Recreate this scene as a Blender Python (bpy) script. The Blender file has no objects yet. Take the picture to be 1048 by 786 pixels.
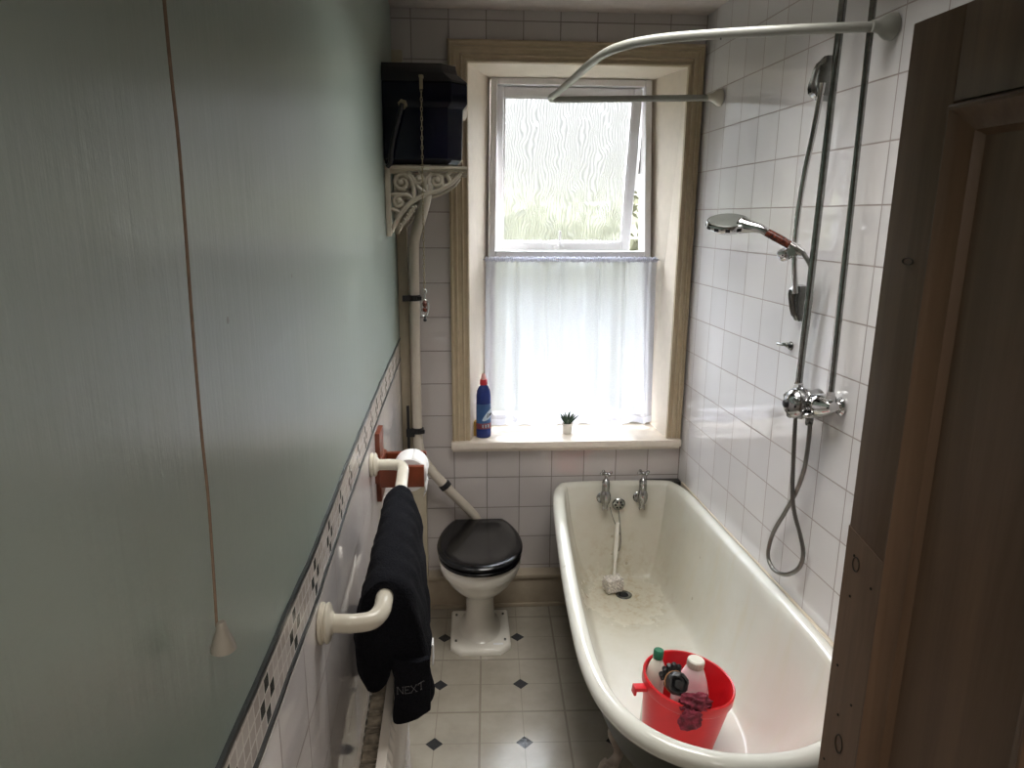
import bpy, bmesh, math, random
from mathutils import Vector, Matrix
random.seed(7)
C = bpy.context.scene.collection
PI = math.pi
V = Vector

# ------------------------------------------------------------------ helpers
class MB:
    """collects shapes into one bmesh"""
    def __init__(s):
        s.bm = bmesh.new()
    def _add(s, vs, fs, mi=0, M=None):
        b = [s.bm.verts.new((M @ V(v)) if M else V(v)) for v in vs]
        for f in fs:
            try:
                fc = s.bm.faces.new([b[i] for i in f]); fc.material_index = mi
            except ValueError:
                pass
        return s
    def box(s, x0, x1, y0, y1, z0, z1, mi=0, M=None, bev=0):
        if bev > 0:
            t = bmesh.new()
            bmesh.ops.create_cube(t, size=1)
            for v in t.verts:
                v.co = V(((x0+x1)/2+v.co.x*(x1-x0), (y0+y1)/2+v.co.y*(y1-y0), (z0+z1)/2+v.co.z*(z1-z0)))
            bmesh.ops.bevel(t, geom=t.edges[:], offset=bev, segments=2, affect='EDGES', profile=.6)
            t.verts.index_update()
            s._add([v.co.copy() for v in t.verts], [[v.index for v in f.verts] for f in t.faces], mi, M)
            t.free(); return s
        vs = [(x, y, z) for x in (x0, x1) for y in (y0, y1) for z in (z0, z1)]
        return s._add(vs, [(0,1,3,2),(4,6,7,5),(0,4,5,1),(2,3,7,6),(0,2,6,4),(1,5,7,3)], mi, M)
    def rings(s, rs, closed=True, caps=(True, True), mi=0, M=None, loop=False):
        n = len(rs[0]); vs = [p for r in rs for p in r]; fs = []
        m = len(rs)
        for i in range(m if loop else m-1):
            j = (i+1) % m
            for k in range(n if closed else n-1):
                l = (k+1) % n
                fs.append((i*n+k, i*n+l, j*n+l, j*n+k))
        if closed and not loop:
            if caps[0]: fs.append(tuple(range(n))[::-1])
            if caps[1]: fs.append(tuple((m-1)*n+k for k in range(n)))
        return s._add(vs, fs, mi, M)
    def tube(s, pts, r, seg=12, closed=False, mi=0, M=None, caps=True):
        pts = [V(p) for p in pts]; n = len(pts)
        rad = r if isinstance(r, (list, tuple)) else [r]*n
        rs = []; up = None
        for i, p in enumerate(pts):
            a = pts[(i-1) % n] if (closed or i > 0) else p
            b = pts[(i+1) % n] if (closed or i < n-1) else p
            t = (b-a).normalized()
            if up is None:
                up = t.orthogonal().normalized()
            up = (up - t*up.dot(t))
            if up.length < 1e-6: up = t.orthogonal()
            up.normalize(); sd = t.cross(up)
            rs.append([p + (up*math.cos(q)+sd*math.sin(q))*rad[i] for q in [2*PI*k/seg for k in range(seg)]])
        return s.rings(rs, True, (caps, caps), mi, M, loop=closed)
    def cyl(s, a, b, r0, r1=None, seg=20, mi=0, M=None):
        return s.tube([a, b], [r0, r0 if r1 is None else r1], seg, mi=mi, M=M)
    def lathe(s, prof, M=None, seg=28, mi=0, caps=(True, True), sx=1, sy=1):
        rs = [[(r*math.cos(2*PI*k/seg)*sx, r*math.sin(2*PI*k/seg)*sy, z) for k in range(seg)] for r, z in prof]
        return s.rings(rs, True, caps, mi, M)
    def prism(s, poly, h0, h1, M=None, mi=0):
        return s.rings([[(x, y, h0) for x, y in poly], [(x, y, h1) for x, y in poly]], True, (True, True), mi, M)
    def ball(s, c, r, M=None, mi=0, seg=16, sc=(1,1,1)):
        rs = []
        for i in range(1, 10):
            a = PI*i/10
            rs.append([(c[0]+r*sc[0]*math.sin(a)*math.cos(2*PI*k/seg), c[1]+r*sc[1]*math.sin(a)*math.sin(2*PI*k/seg), c[2]-r*sc[2]*math.cos(a)) for k in range(seg)])
        return s.rings(rs, True, (True, True), mi, M)
    def torus(s, c, R, r, M=None, mi=0, seg=20, ax='z', s2=8):
        pts = []
        for k in range(seg):
            a = 2*PI*k/seg; u, w = R*math.cos(a), R*math.sin(a)
            pts.append({'z': (c[0]+u, c[1]+w, c[2]), 'y': (c[0]+u, c[1], c[2]+w), 'x': (c[0], c[1]+u, c[2]+w)}[ax])
        return s.tube(pts, r, s2, closed=True, mi=mi, M=M)
    def build(s, name, mats, parent=None, loc=None, smooth=True, sub=0, bevel=0, angle=40, jitter=None):
        bm = s.bm
        if jitter:
            for v in bm.verts: v.co += jitter(v.co)
        off = V((0,0,0))
        q = parent
        while q is not None: off += q.location; q = q.parent
        if loc is not None: off = off + V(loc) if parent is None else off
        for v in bm.verts: v.co -= off
        bmesh.ops.recalc_face_normals(bm, faces=bm.faces[:])
        me = bpy.data.meshes.new(name); bm.to_mesh(me); bm.free()
        for m in (mats if isinstance(mats, (list, tuple)) else [mats]): me.materials.append(m)
        if smooth:
            me.polygons.foreach_set('use_smooth', [True]*len(me.polygons))
            me.set_sharp_from_angle(angle=math.radians(angle))
        o = bpy.data.objects.new(name, me); C.objects.link(o)
        if parent is not None: o.parent = parent
        elif loc is not None: o.location = V(loc)
        if bevel:
            b = o.modifiers.new('bevel', 'BEVEL'); b.width = bevel; b.segments = 2; b.limit_method = 'ANGLE'
        if sub:
            b = o.modifiers.new('sub', 'SUBSURF'); b.levels = sub; b.render_levels = sub
        return o

def thing(name, label, cat, loc=(0,0,0), group=None):
    o = bpy.data.objects.new(name, None); C.objects.link(o); o.empty_display_size = .05
    o.location = V(loc); o['label'] = label; o['category'] = cat
    if group: o['group'] = group
    return o
def tag(o, label, cat, group=None):
    o['label'] = label; o['category'] = cat
    if group: o['group'] = group
    return o
def struct(o, label, cat='room'):
    o['kind'] = 'structure'; o['label'] = label; o['category'] = cat; return o
def catmull(pts, n=8, closed=False):
    P = [V(p) for p in pts]; m = len(P); out = []
    for i in range(m if closed else m-1):
        g = (lambda k: P[k % m]) if closed else (lambda k: P[max(0, min(m-1, k))])
        p0, p1, p2, p3 = g(i-1), g(i), g(i+1), g(i+2)
        for j in range(n):
            t = j/n
            out.append(.5*((2*p1)+(p2-p0)*t+(2*p0-5*p1+4*p2-p3)*t*t+(3*p1-p0-3*p2+p3)*t**3))
    if not closed: out.append(P[-1])
    return out
def frame_to(d, up=(0,0,1), loc=(0,0,0)):
    """matrix whose local z points along d"""
    z = V(d).normalized(); x = V(up).cross(z)
    if x.length < 1e-4: x = V((1,0,0))
    x.normalize(); y = z.cross(x)
    M = Matrix((x, y, z)).transposed().to_4x4(); M.translation = V(loc); return M
def T(*a): return Matrix.Translation(V(a))
def RX(a): return Matrix.Rotation(a, 4, 'X')
def RY(a): return Matrix.Rotation(a, 4, 'Y')
def RZ(a): return Matrix.Rotation(a, 4, 'Z')

# ------------------------------------------------------------------ materials
def srgb(r, g, b):
    f = lambda c: (c/255)/12.92 if c/255 <= .04045 else (((c/255)+.055)/1.055)**2.4
    return (f(r), f(g), f(b), 1)
class G:
    def __init__(s, name):
        s.m = bpy.data.materials.new(name); s.m.use_nodes = True
        s.t = s.m.node_tree; s.t.nodes.clear()
        s.out = s.n('ShaderNodeOutputMaterial')
    def n(s, typ, **kw):
        nd = s.t.nodes.new(typ)
        for k, v in kw.items(): setattr(nd, k, v)
        return nd
    def l(s, a, b): s.t.links.new(a, b)
    def put(s, sock, v):
        if isinstance(v, bpy.types.NodeSocket): s.l(v, sock)
        else: sock.default_value = v
    def math(s, op, a, b=0.0, c=0.0):
        nd = s.n('ShaderNodeMath', operation=op)
        s.put(nd.inputs[0], a); s.put(nd.inputs[1], b); s.put(nd.inputs[2], c)
        return nd.outputs[0]
    def mix(s, f, a, b):
        nd = s.n('ShaderNodeMix', data_type='RGBA')
        s.put(nd.inputs[0], f); s.put(nd.inputs[6], a); s.put(nd.inputs[7], b)
        return nd.outputs[2]
    def obj(s): return s.n('ShaderNodeTexCoord').outputs['Object']
    def sep(s, v):
        nd = s.n('ShaderNodeSeparateXYZ'); s.l(v, nd.inputs[0]); return nd.outputs
    def comb(s, x=0., y=0., z=0.):
        nd = s.n('ShaderNodeCombineXYZ')
        for i, q in enumerate((x, y, z)): s.put(nd.inputs[i], q)
        return nd.outputs[0]
    def noise(s, vec, scale, detail=3, rough=.5, dist=0.0):
        nd = s.n('ShaderNodeTexNoise'); s.l(vec, nd.inputs['Vector'])
        nd.inputs['Scale'].default_value = scale; nd.inputs['Detail'].default_value = detail
        nd.inputs['Roughness'].default_value = rough; nd.inputs['Distortion'].default_value = dist
        return nd.outputs['Fac']
    def ramp(s, v, lo, hi):
        nd = s.n('ShaderNodeMapRange', clamp=True); s.put(nd.inputs[0], v)
        nd.inputs[1].default_value = lo; nd.inputs[2].default_value = hi; return nd.outputs[0]
    def bump(s, h, strength, dist=.002, normal=None):
        nd = s.n('ShaderNodeBump'); s.put(nd.inputs['Height'], h)
        nd.inputs['Strength'].default_value = strength; nd.inputs['Distance'].default_value = dist
        if normal is not None: s.l(normal, nd.inputs['Normal'])
        return nd.outputs[0]
    def pbsdf(s, col, rough=.5, metal=0., normal=None, **kw):
        p = s.n('ShaderNodeBsdfPrincipled')
        s.put(p.inputs['Base Color'], col); s.put(p.inputs['Roughness'], rough); s.put(p.inputs['Metallic'], metal)
        if normal is not None: s.l(normal, p.inputs['Normal'])
        for k, v in kw.items(): s.put(p.inputs[k.replace('_', ' ')], v)
        s.l(p.outputs[0], s.out.inputs[0]); return p

def plain(name, col, rough=.5, metal=0., var=.06, scale=25, bump=0., bscale=60, bdist=.002, **kw):
    g = G(name); o = g.obj(); nz = g.noise(o, scale)
    dark = tuple(c*(1-var*2) for c in col[:3])+(1,)
    c = g.mix(g.ramp(nz, .3, .7), dark, col)
    nm = g.bump(g.noise(o, bscale), bump, bdist) if bump else None
    g.pbsdf(c, rough, metal, nm, **kw); return g.m

def tiles(name, au, u0, v0, pu, pv, c1, c2, grout, m=.0022, rough=.045, tilt=.008, shear=0.0):
    g = G(name); o = g.obj(); x = g.sep(o)
    vec = g.comb(g.math('SUBTRACT', x[au], u0), g.math('SUBTRACT', x[2], v0), 0.)
    def brick(a, b, mo, ms):
        k = g.n('ShaderNodeTexBrick', offset=0., squash=1.); g.l(vec, k.inputs['Vector'])
        k.inputs['Scale'].default_value = 1; k.inputs['Brick Width'].default_value = pu; k.inputs['Row Height'].default_value = pv
        k.inputs['Mortar Size'].default_value = ms; k.inputs['Mortar Smooth'].default_value = .15; k.inputs['Bias'].default_value = 0
        g.put(k.inputs['Color1'], a); g.put(k.inputs['Color2'], b); g.put(k.inputs['Mortar'], mo); return k
    k = brick(c1, c2, grout, m); r = brick((0,0,0,1), (1,1,1,1), (.5,.5,.5,1), m)
    wn = g.n('ShaderNodeTexWhiteNoise', noise_dimensions='1D'); g.l(r.outputs['Color'], wn.inputs['W'])
    nd = g.n('ShaderNodeVectorMath', operation='SUBTRACT'); g.l(wn.outputs['Color'], nd.inputs[0]); nd.inputs[1].default_value = (.5,.5,.5)
    sc = g.n('ShaderNodeVectorMath', operation='SCALE'); g.l(nd.outputs[0], sc.inputs[0]); sc.inputs['Scale'].default_value = tilt
    geo = g.n('ShaderNodeNewGeometry')
    ad = g.n('ShaderNodeVectorMath', operation='ADD'); g.l(geo.outputs['Normal'], ad.inputs[0]); g.l(sc.outputs[0], ad.inputs[1])
    nn = g.n('ShaderNodeVectorMath', operation='NORMALIZE'); g.l(ad.outputs[0], nn.inputs[0])
    h = g.math('ADD', g.math('MULTIPLY', k.outputs['Fac'], -1.), g.math('MULTIPLY', g.noise(o, 14, 2), .35))
    nm = g.bump(h, .5, .0012, nn.outputs[0])
    dirt = g.ramp(g.noise(o, 3.1, 4), .35, .75)
    col = g.mix(g.math('MULTIPLY', dirt, .10), k.outputs['Color'], grout)
    ro = g.math('ADD', g.math('MULTIPLY', k.outputs['Fac'], .5), rough)
    g.pbsdf(col, ro, 0., nm, Specular_IOR_Level=.85); return g.m

# wall tiles
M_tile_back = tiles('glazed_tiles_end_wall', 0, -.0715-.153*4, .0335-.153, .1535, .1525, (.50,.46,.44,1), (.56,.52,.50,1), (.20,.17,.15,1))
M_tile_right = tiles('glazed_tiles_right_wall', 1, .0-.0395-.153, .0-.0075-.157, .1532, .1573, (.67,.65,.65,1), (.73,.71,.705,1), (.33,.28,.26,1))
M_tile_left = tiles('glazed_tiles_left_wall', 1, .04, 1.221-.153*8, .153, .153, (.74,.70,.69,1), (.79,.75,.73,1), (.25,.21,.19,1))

def green_paint():
    g = G('pale_green_gloss_paint'); o = g.obj(); x = g.sep(o)
    st = g.comb(g.math('MULTIPLY', x[0], 30.), g.math('MULTIPLY', x[1], 46.), g.math('MULTIPLY', x[2], 2.2))
    n1 = g.noise(st, 1.0, 4, .6); n2 = g.noise(o, 5, 4, .6)
    n3 = g.noise(o, 90, 3, .6)
    h = g.math('ADD', g.math('MULTIPLY', n1, .50), g.math('ADD', g.math('MULTIPLY', n2, .40), g.math('MULTIPLY', n3, .16)))
    nm = g.bump(h, .30, .006)
    c = g.mix(g.ramp(n2, .3, .7), (.235,.298,.255,1), (.265,.330,.285,1))
    sp = g.n('ShaderNodeTexVoronoi'); g.l(o, sp.inputs['Vector']); sp.inputs['Scale'].default_value = 5.5
    spot = g.math('LESS_THAN', sp.outputs['Distance'], .022)
    c = g.mix(g.math('MULTIPLY', spot, .7), c, (.10,.09,.06,1))
    tg = g.n('ShaderNodeTangent', direction_type='RADIAL', axis='Z')
    g.pbsdf(c, g.math('ADD', .27, g.math('MULTIPLY', n2, .10)), 0., nm, Anisotropic=.7, Tangent=tg.outputs[0], Specular_IOR_Level=1., IOR=1.62); return g.m
M_green = green_paint()

def mosaic():
    g = G('small_mosaic_border'); o = g.obj(); x = g.sep(o)
    cu, cv = .0215, .0222
    u = g.math('DIVIDE', g.math('ADD', x[1], 5.005), cu); v = g.math('DIVIDE', g.math('SUBTRACT', x[2], 1.229), cv)
    fu, fv = g.math('FLOOR', u), g.math('FLOOR', v)
    ru, rv = g.math('FRACT', u), g.math('FRACT', v)
    eu = g.math('MINIMUM', ru, g.math('SUBTRACT', 1., ru)); ev = g.math('MINIMUM', rv, g.math('SUBTRACT', 1., rv))
    gr = g.math('LESS_THAN', g.math('MINIMUM', eu, ev), .07)
    cell = g.math('MODULO', fu, 7.)
    eq = lambda a, b: g.math('COMPARE', a, b, .1)
    a = g.math('MULTIPLY', eq(cell, 2.), g.math('ADD', eq(fv, 2.), eq(fv, 0.)))
    b = g.math('MULTIPLY', g.math('ADD', eq(cell, 3.), eq(cell, 1.)), eq(fv, 1.))
    wn = g.n('ShaderNodeTexWhiteNoise', noise_dimensions='2D'); g.l(g.comb(fu, fv, 0.), wn.inputs['Vector'])
    base = g.mix(wn.outputs['Value'], (.46,.41,.37,1), (.60,.55,.51,1))
    c = g.mix(g.math('MINIMUM', g.math('ADD', a, b), 1.), base, (.055,.06,.055,1))
    c = g.mix(gr, c, (.72,.68,.62,1))
    g.pbsdf(c, .25, 0., g.bump(gr, -.5, .001)); return g.m
M_mosaic = mosaic()

def vinyl():
    g = G('vinyl_floor_tiles_with_dark_diamonds'); o = g.obj()
    mp = g.n('ShaderNodeMapping'); g.l(o, mp.inputs['Vector'])
    mp.inputs['Rotation'].default_value = (0, 0, .028); mp.inputs['Location'].default_value = (0, 0, 0)
    x = g.sep(mp.outputs[0]); P = .3255
    # centre of one diamond, rotated as the texture is
    cx, cy = .201, 2.470; ca, sa = math.cos(.028), math.sin(.028)
    ux, uy = cx*ca-cy*sa, cx*sa+cy*ca
    def axis(s, u0):
        q = g.math('ADD', g.math('DIVIDE', g.math('SUBTRACT', s, u0), P), 50.5)
        f = g.math('SUBTRACT', g.math('FRACT', q), .5)
        return g.math('MULTIPLY', g.math('ABSOLUTE', f), P)
    du, dv = axis(x[0], ux), axis(x[1], uy)
    thick = g.math('GREATER_THAN', g.math('MAXIMUM', du, dv), P/2-.0042)
    thin = g.math('LESS_THAN', g.math('MINIMUM', du, dv), .0017)
    dia = g.math('LESS_THAN', g.math('ADD', du, dv), .0315)
    nz = g.noise(o, 9, 5, .6); n2 = g.noise(o, 45, 3)
    c = g.mix(g.ramp(nz, .3, .75), (.26,.235,.19,1), (.345,.315,.255,1))
    c = g.mix(g.math('MULTIPLY', n2, .25), c, (.38,.34,.27,1))
    c = g.mix(thin, c, (.24,.21,.165,1)); c = g.mix(thick, c, (.22,.19,.15,1)); c = g.mix(dia, c, (.025,.027,.03,1))
    h = g.math('ADD', g.math('MULTIPLY', g.math('MAXIMUM', thick, thin), -.6), g.math('MULTIPLY', n2, .5))
    g.pbsdf(c, .20, 0., g.bump(h, .35, .001), Specular_IOR_Level=.7); return g.m
M_vinyl = vinyl()

M_ceil = plain('ceiling_paint', (.60,.53,.48,1), .7, bump=.1, bscale=20)
M_cream = plain('cream_gloss_paint', (.66,.585,.47,1), .3, bump=.12, bscale=35, var=.04)
M_arch = plain('cream_brown_architrave_paint', (.53,.43,.29,1), .35, bump=.1, var=.06)
M_reveal = plain('warm_white_reveal_paint', (.78,.69,.58,1), .45, bump=.1, bscale=18, var=.03)
M_sill = plain('white_gloss_sill_paint', (.74,.66,.56,1), .22, var=.04)
M_upvc = plain('white_upvc', (.80,.78,.78,1), .25, var=.01)
M_black = plain('black_trim', (.012,.012,.014,1), .4, var=.1)
M_dkline = plain('dark_pencil_tile', (.03,.035,.035,1), .3, var=.2)
M_whiteline = plain('white_pencil_tile', (.70,.67,.64,1), .15, var=.03)
M_chrome = plain('chrome', (.62,.62,.62,1), .08, 1., var=.02)
M_dchrome = plain('aged_chrome', (.33,.34,.33,1), .17, 1., var=.15, scale=60)
M_sealant = plain('dirty_grey_sealant', (.05,.047,.042,1), .6, var=.4)
M_skirt = plain('dull_brown_cream_paint', (.40,.335,.25,1), .35, bump=.12, var=.06)
M_box = plain('dull_cream_paint', (.47,.41,.30,1), .35, bump=.1, var=.04)
M_tapc = plain('tap_chrome', (.42,.42,.42,1), .14, 1., var=.1)
M_steel = plain('hose_steel', (.24,.23,.215,1), .3, 1., var=.1)
M_navy = plain('dark_navy_ceramic', (.003,.004,.013,1), .10, var=.1, Specular_IOR_Level=.3)
M_cist_lid = plain('dark_lid_ceramic', (.010,.010,.013,1), .2, var=.1)
M_ceram = plain('cream_white_ceramic', (.74,.71,.63,1), .08, var=.03, scale=6)
M_seat = plain('black_seat_plastic', (.004,.004,.005,1), .17, var=.1, bump=.05, bscale=40, Specular_IOR_Level=.35)
M_enamel_trim = plain('ivory_plastic', (.66,.62,.52,1), .22, var=.04)
M_rail_w = plain('grey_white_rail_plastic', (.31,.31,.275,1), .3, var=.03)
M_pipe = plain('cream_pipe_paint', (.58,.52,.43,1), .32, var=.05, scale=12)
M_wrot = plain('cream_cast_iron_paint', (.50,.45,.36,1), .4, var=.1, bump=.25, bscale=90)
M_redwood = plain('reddish_wood', (.20,.045,.018,1), .3, var=.2, scale=14)
M_paper = plain('tissue_paper', (.82,.82,.82,1), .9, var=.02)
M_cord = plain('tan_cord', (.24,.17,.12,1), .8, var=.15, scale=90)
M_bell = plain('grey_plastic_bell', (.33,.31,.27,1), .35, var=.05)
M_shell = plain('dark_green_grey_outer_paint', (.055,.060,.048,1), .45, var=.12, bump=.1)
M_foot = plain('rusty_cream_iron', (.50,.42,.35,1), .55, var=.2, scale=30, bump=.3, bscale=80)
M_red = plain('red_plastic', (.62,.012,.018,1), .3, var=.04)
M_rubber = plain('black_rubber', (.010,.010,.010,1), .42, var=.2, bump=.3, bscale=70)
M_maroon = plain('dark_pink_cloth', (.22,.018,.040,1), .85, var=.35, scale=50, bump=.6, bscale=90)
M_greencap = plain('green_cap', (.02,.16,.085,1), .35)
M_offwhite = plain('off_white_plastic', (.72,.69,.60,1), .3)
M_blue = plain('blue_bottle_plastic', (.010,.028,.17,1), .22, var=.08)
M_redcap = plain('red_cap', (.55,.02,.035,1), .35)
M_pinkcap = plain('pale_pink_nozzle', (.80,.45,.42,1), .35)
M_label_lt = plain('label_pale_blue', (.55,.66,.78,1), .4)
M_label_red = plain('label_red', (.55,.09,.07,1), .4)
M_label_band = plain('label_mid_blue', (.035,.10,.26,1), .3)
M_yellow = plain('yellow_sponge', (.50,.30,.06,1), .9, bump=.7, bscale=150)
M_pot = plain('white_pot', (.80,.77,.70,1), .4)
M_leaf = plain('dark_green_leaf', (.035,.085,.040,1), .4, var=.25, scale=80)
M_soil = plain('soil', (.05,.035,.02,1), .9)
M_rad = plain('white_radiator_enamel', (.72,.67,.60,1), .3, var=.03)
M_fin = plain('dusty_convector_metal', (.40,.35,.28,1), .6, var=.3, scale=60)
M_brushh = plain('white_brush_plastic', (.76,.73,.64,1), .4)
M_bristle = plain('cream_bristles', (.86,.80,.72,1), .9, var=.25, scale=120, bump=1., bscale=160, bdist=.005)
M_brass = plain('dull_brass', (.42,.36,.24,1), .35, .8, var=.15)
M_brown = plain('brown_speckled_grip', (.16,.035,.018,1), .25, var=.9, scale=130)
M_grey = plain('grey_spray_face', (.17,.18,.165,1), .3, .3)
M_hole = plain('dark_hole', (.006,.006,.006,1), .8)
M_band = plain('orange_rubber_band', (.42,.20,.08,1), .5)

def pinkbottle():
    g = G('pink_stained_white_plastic'); o = g.obj(); n = g.noise(o, 16, 2)
    c = g.mix(g.ramp(n, .35, .65), (.80,.70,.70,1), (.78,.44,.48,1)); g.pbsdf(c, .35); return g.m
M_pinkb = pinkbottle()

def enamel():
    g = G('bath_enamel_with_stains'); o = g.obj(); x = g.sep(o)
    # object origin at the plug hole: stains have their own shape round it
    d = g.n('ShaderNodeVectorMath', operation='LENGTH')
    mp = g.n('ShaderNodeMapping'); g.l(o, mp.inputs['Vector']); mp.inputs['Scale'].default_value = (1.25, 1., .8)
    g.l(mp.outputs[0], d.inputs[0])
    n = g.noise(o, 7, 5, .65); n2 = g.noise(o, 26, 4, .7); n3 = g.noise(o, 3., 3)
    s1 = g.ramp(g.math('SUBTRACT', g.math('ADD', d.outputs['Value'], g.math('MULTIPLY', n, .45)), .08), .85, .28)
    base = g.mix(g.ramp(n3, .3, .7), (.68,.68,.62,1), (.64,.64,.575,1))
    c = g.mix(g.math('MULTIPLY', s1, .60), base, (.44,.385,.25,1))
    s2 = g.math('MULTIPLY', g.ramp(n2, .48, .62), g.ramp(d.outputs['Value'], .34, .05))
    c = g.mix(g.math('MULTIPLY', s2, .65), c, (.36,.26,.12,1))
    # tan and pink drips on the long slope by the wide end
    far = g.n('ShaderNodeVectorMath', operation='DISTANCE'); g.l(o, far.inputs[0]); far.inputs[1].default_value = (.22, -1.18, .12)
    s3 = g.math('MULTIPLY', g.ramp(far.outputs['Value'], .50, .1), g.ramp(n3, .25, .6))
    c = g.mix(g.math('MULTIPLY', s3, .45), c, (.66,.44,.40,1))
    st = g.comb(g.math('MULTIPLY', x[0], 3.), g.math('MULTIPLY', x[1], 14.), g.math('MULTIPLY', x[2], 2.))
    s4 = g.math('MULTIPLY', g.ramp(g.noise(st, 1.2, 3), .5, .75), g.ramp(x[0], .05, .3))
    c = g.mix(g.math('MULTIPLY', s4, .35), c, (.62,.57,.42,1))
    sp = g.n('ShaderNodeTexVoronoi'); g.l(o, sp.inputs['Vector']); sp.inputs['Scale'].default_value = 8
    c = g.mix(g.math('MULTIPLY', g.math('LESS_THAN', sp.outputs['Distance'], .06), g.math('MULTIPLY', g.ramp(n, .45, .6), .5)), c, (.25,.2,.13,1))
    g.pbsdf(c, g.math('ADD', .12, g.math('MULTIPLY', s1, .18))); return g.m
M_bath = enamel()

def wood():
    g = G('dark_varnished_pine'); o = g.obj(); x = g.sep(o)
    v = g.comb(g.math('MULTIPLY', x[0], 18.), g.math('MULTIPLY', x[1], 16.), g.math('MULTIPLY', x[2], .8))
    n = g.noise(v, 2.2, 5, .6, .6); n2 = g.noise(v, 9, 3)
    c = g.mix(g.ramp(n, .3, .7), (.115,.068,.040,1), (.19,.115,.070,1)); c = g.mix(g.math('MULTIPLY', n2, .35), c, (.080,.047,.028,1))
    g.pbsdf(c, .42, 0., g.bump(n2, .15, .001)); return g.m
M_wood = wood()
def wood2():
    g = G('pale_pine_patch'); o = g.obj(); x = g.sep(o)
    v = g.comb(g.math('MULTIPLY', x[0], 18.), g.math('MULTIPLY', x[1], 20.), g.math('MULTIPLY', x[2], 1.2))
    n = g.noise(v, 2.2, 5, .6, .6)
    c = g.mix(g.ramp(n, .3, .7), (.15,.092,.057,1), (.215,.135,.085,1)); g.pbsdf(c, .45); return g.m
M_wood2 = wood2()

def towelmat():
    g = G('black_terry_cloth'); o = g.obj(); n = g.noise(o, 240, 2, .7); n2 = g.noise(o, 40, 3)
    c = g.mix(n, (.003,.003,.004,1), (.012,.013,.018,1))
    g.pbsdf(c, .95, 0., g.bump(g.math('ADD', n, g.math('MULTIPLY', n2, .4)), 1., .004), Sheen_Weight=.0, Sheen_Roughness=.5, Specular_IOR_Level=.1); return g.m
M_towel = towelmat()
M_thread = plain('grey_thread', (.13,.13,.135,1), .7)

def obscured():
    g = G('obscured_patterned_glass'); o = g.obj()
    x = g.sep(o)
    st = g.comb(g.math('MULTIPLY', x[0], 26.), 0., g.math('MULTIPLY', x[2], 19.))
    w = g.n('ShaderNodeTexWave', wave_type='BANDS', bands_direction='X'); g.l(st, w.inputs['Vector'])
    w.inputs['Scale'].default_value = .9; w.inputs['Distortion'].default_value = 24; w.inputs['Detail'].default_value = 1.5; w.inputs['Detail Scale'].default_value = .42
    h = g.math('ADD', w.outputs['Fac'], g.math('MULTIPLY', g.noise(st, 1.6, 2), .5))
    nm = g.bump(h, .9, .012)
    rf = g.n('ShaderNodeBsdfRefraction'); rf.inputs['IOR'].default_value = 1.25; rf.inputs['Roughness'].default_value = .30
    rf.inputs['Color'].default_value = (.97,.98,.98,1); g.l(nm, rf.inputs['Normal'])
    tr = g.n('ShaderNodeBsdfTransparent'); 
    g.l(g.mix(g.ramp(w.outputs['Fac'], .05, .6), (.56,.58,.58,1), (.99,.99,.98,1)), tr.inputs[0])
    mx = g.n('ShaderNodeMixShader'); mx.inputs[0].default_value = .45
    g.l(rf.outputs[0], mx.inputs[1]); g.l(tr.outputs[0], mx.inputs[2])
    gl = g.n('ShaderNodeBsdfGlossy'); gl.inputs['Roughness'].default_value = .15; g.l(nm, gl.inputs['Normal'])
    m2 = g.n('ShaderNodeMixShader'); m2.inputs[0].default_value = .04
    g.l(mx.outputs[0], m2.inputs[1]); g.l(gl.outputs[0], m2.inputs[2]); g.l(m2.outputs[0], g.out.inputs[0]); return g.m
M_glass = obscured()

def netmat(name='white_net', tf=.38):
    g = G(name); o = g.obj(); x = g.sep(o)
    n = g.noise(g.comb(g.math('MULTIPLY', x[0], 60.), 0., g.math('MULTIPLY', x[2], 60.)), 3, 2)
    d = g.n('ShaderNodeBsdfDiffuse'); d.inputs[0].default_value = (.76,.76,.83,1)
    t = g.n('ShaderNodeBsdfTranslucent'); t.inputs[0].default_value = (.66,.67,.74,1)
    a = g.n('ShaderNodeMixShader'); a.inputs[0].default_value = .55; g.l(d.outputs[0], a.inputs[1]); g.l(t.outputs[0], a.inputs[2])
    tr = g.n('ShaderNodeBsdfTransparent'); b = g.n('ShaderNodeMixShader')
    g.l(g.math('ADD', tf-.08, g.math('MULTIPLY', n, .16)), b.inputs[0]); g.l(a.outputs[0], b.inputs[1]); g.l(tr.outputs[0], b.inputs[2])
    g.l(b.outputs[0], g.out.inputs[0]); return g.m
M_net = netmat(); M_nethem = netmat('white_net_double_hem', .12)

# ------------------------------------------------------------------ room shell
H = 1.843; CZ = 2.664; D = 3.12
LP = [(-.249,-1.3), (-.249,.2), (-.249,.60), (-.251,.76), (-.255,1.065), (-.272,1.554), (-.288,2.206), (-.304,3.12)]
def XL(y):
    for (x0, y0), (x1, y1) in zip(LP, LP[1:]):
        if y <= y1: return x0+(x1-x0)*(y-y0)/(y1-y0)
    return LP[-1][0]
def XR(y): return 1.007+(D-y)*.0476

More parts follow.
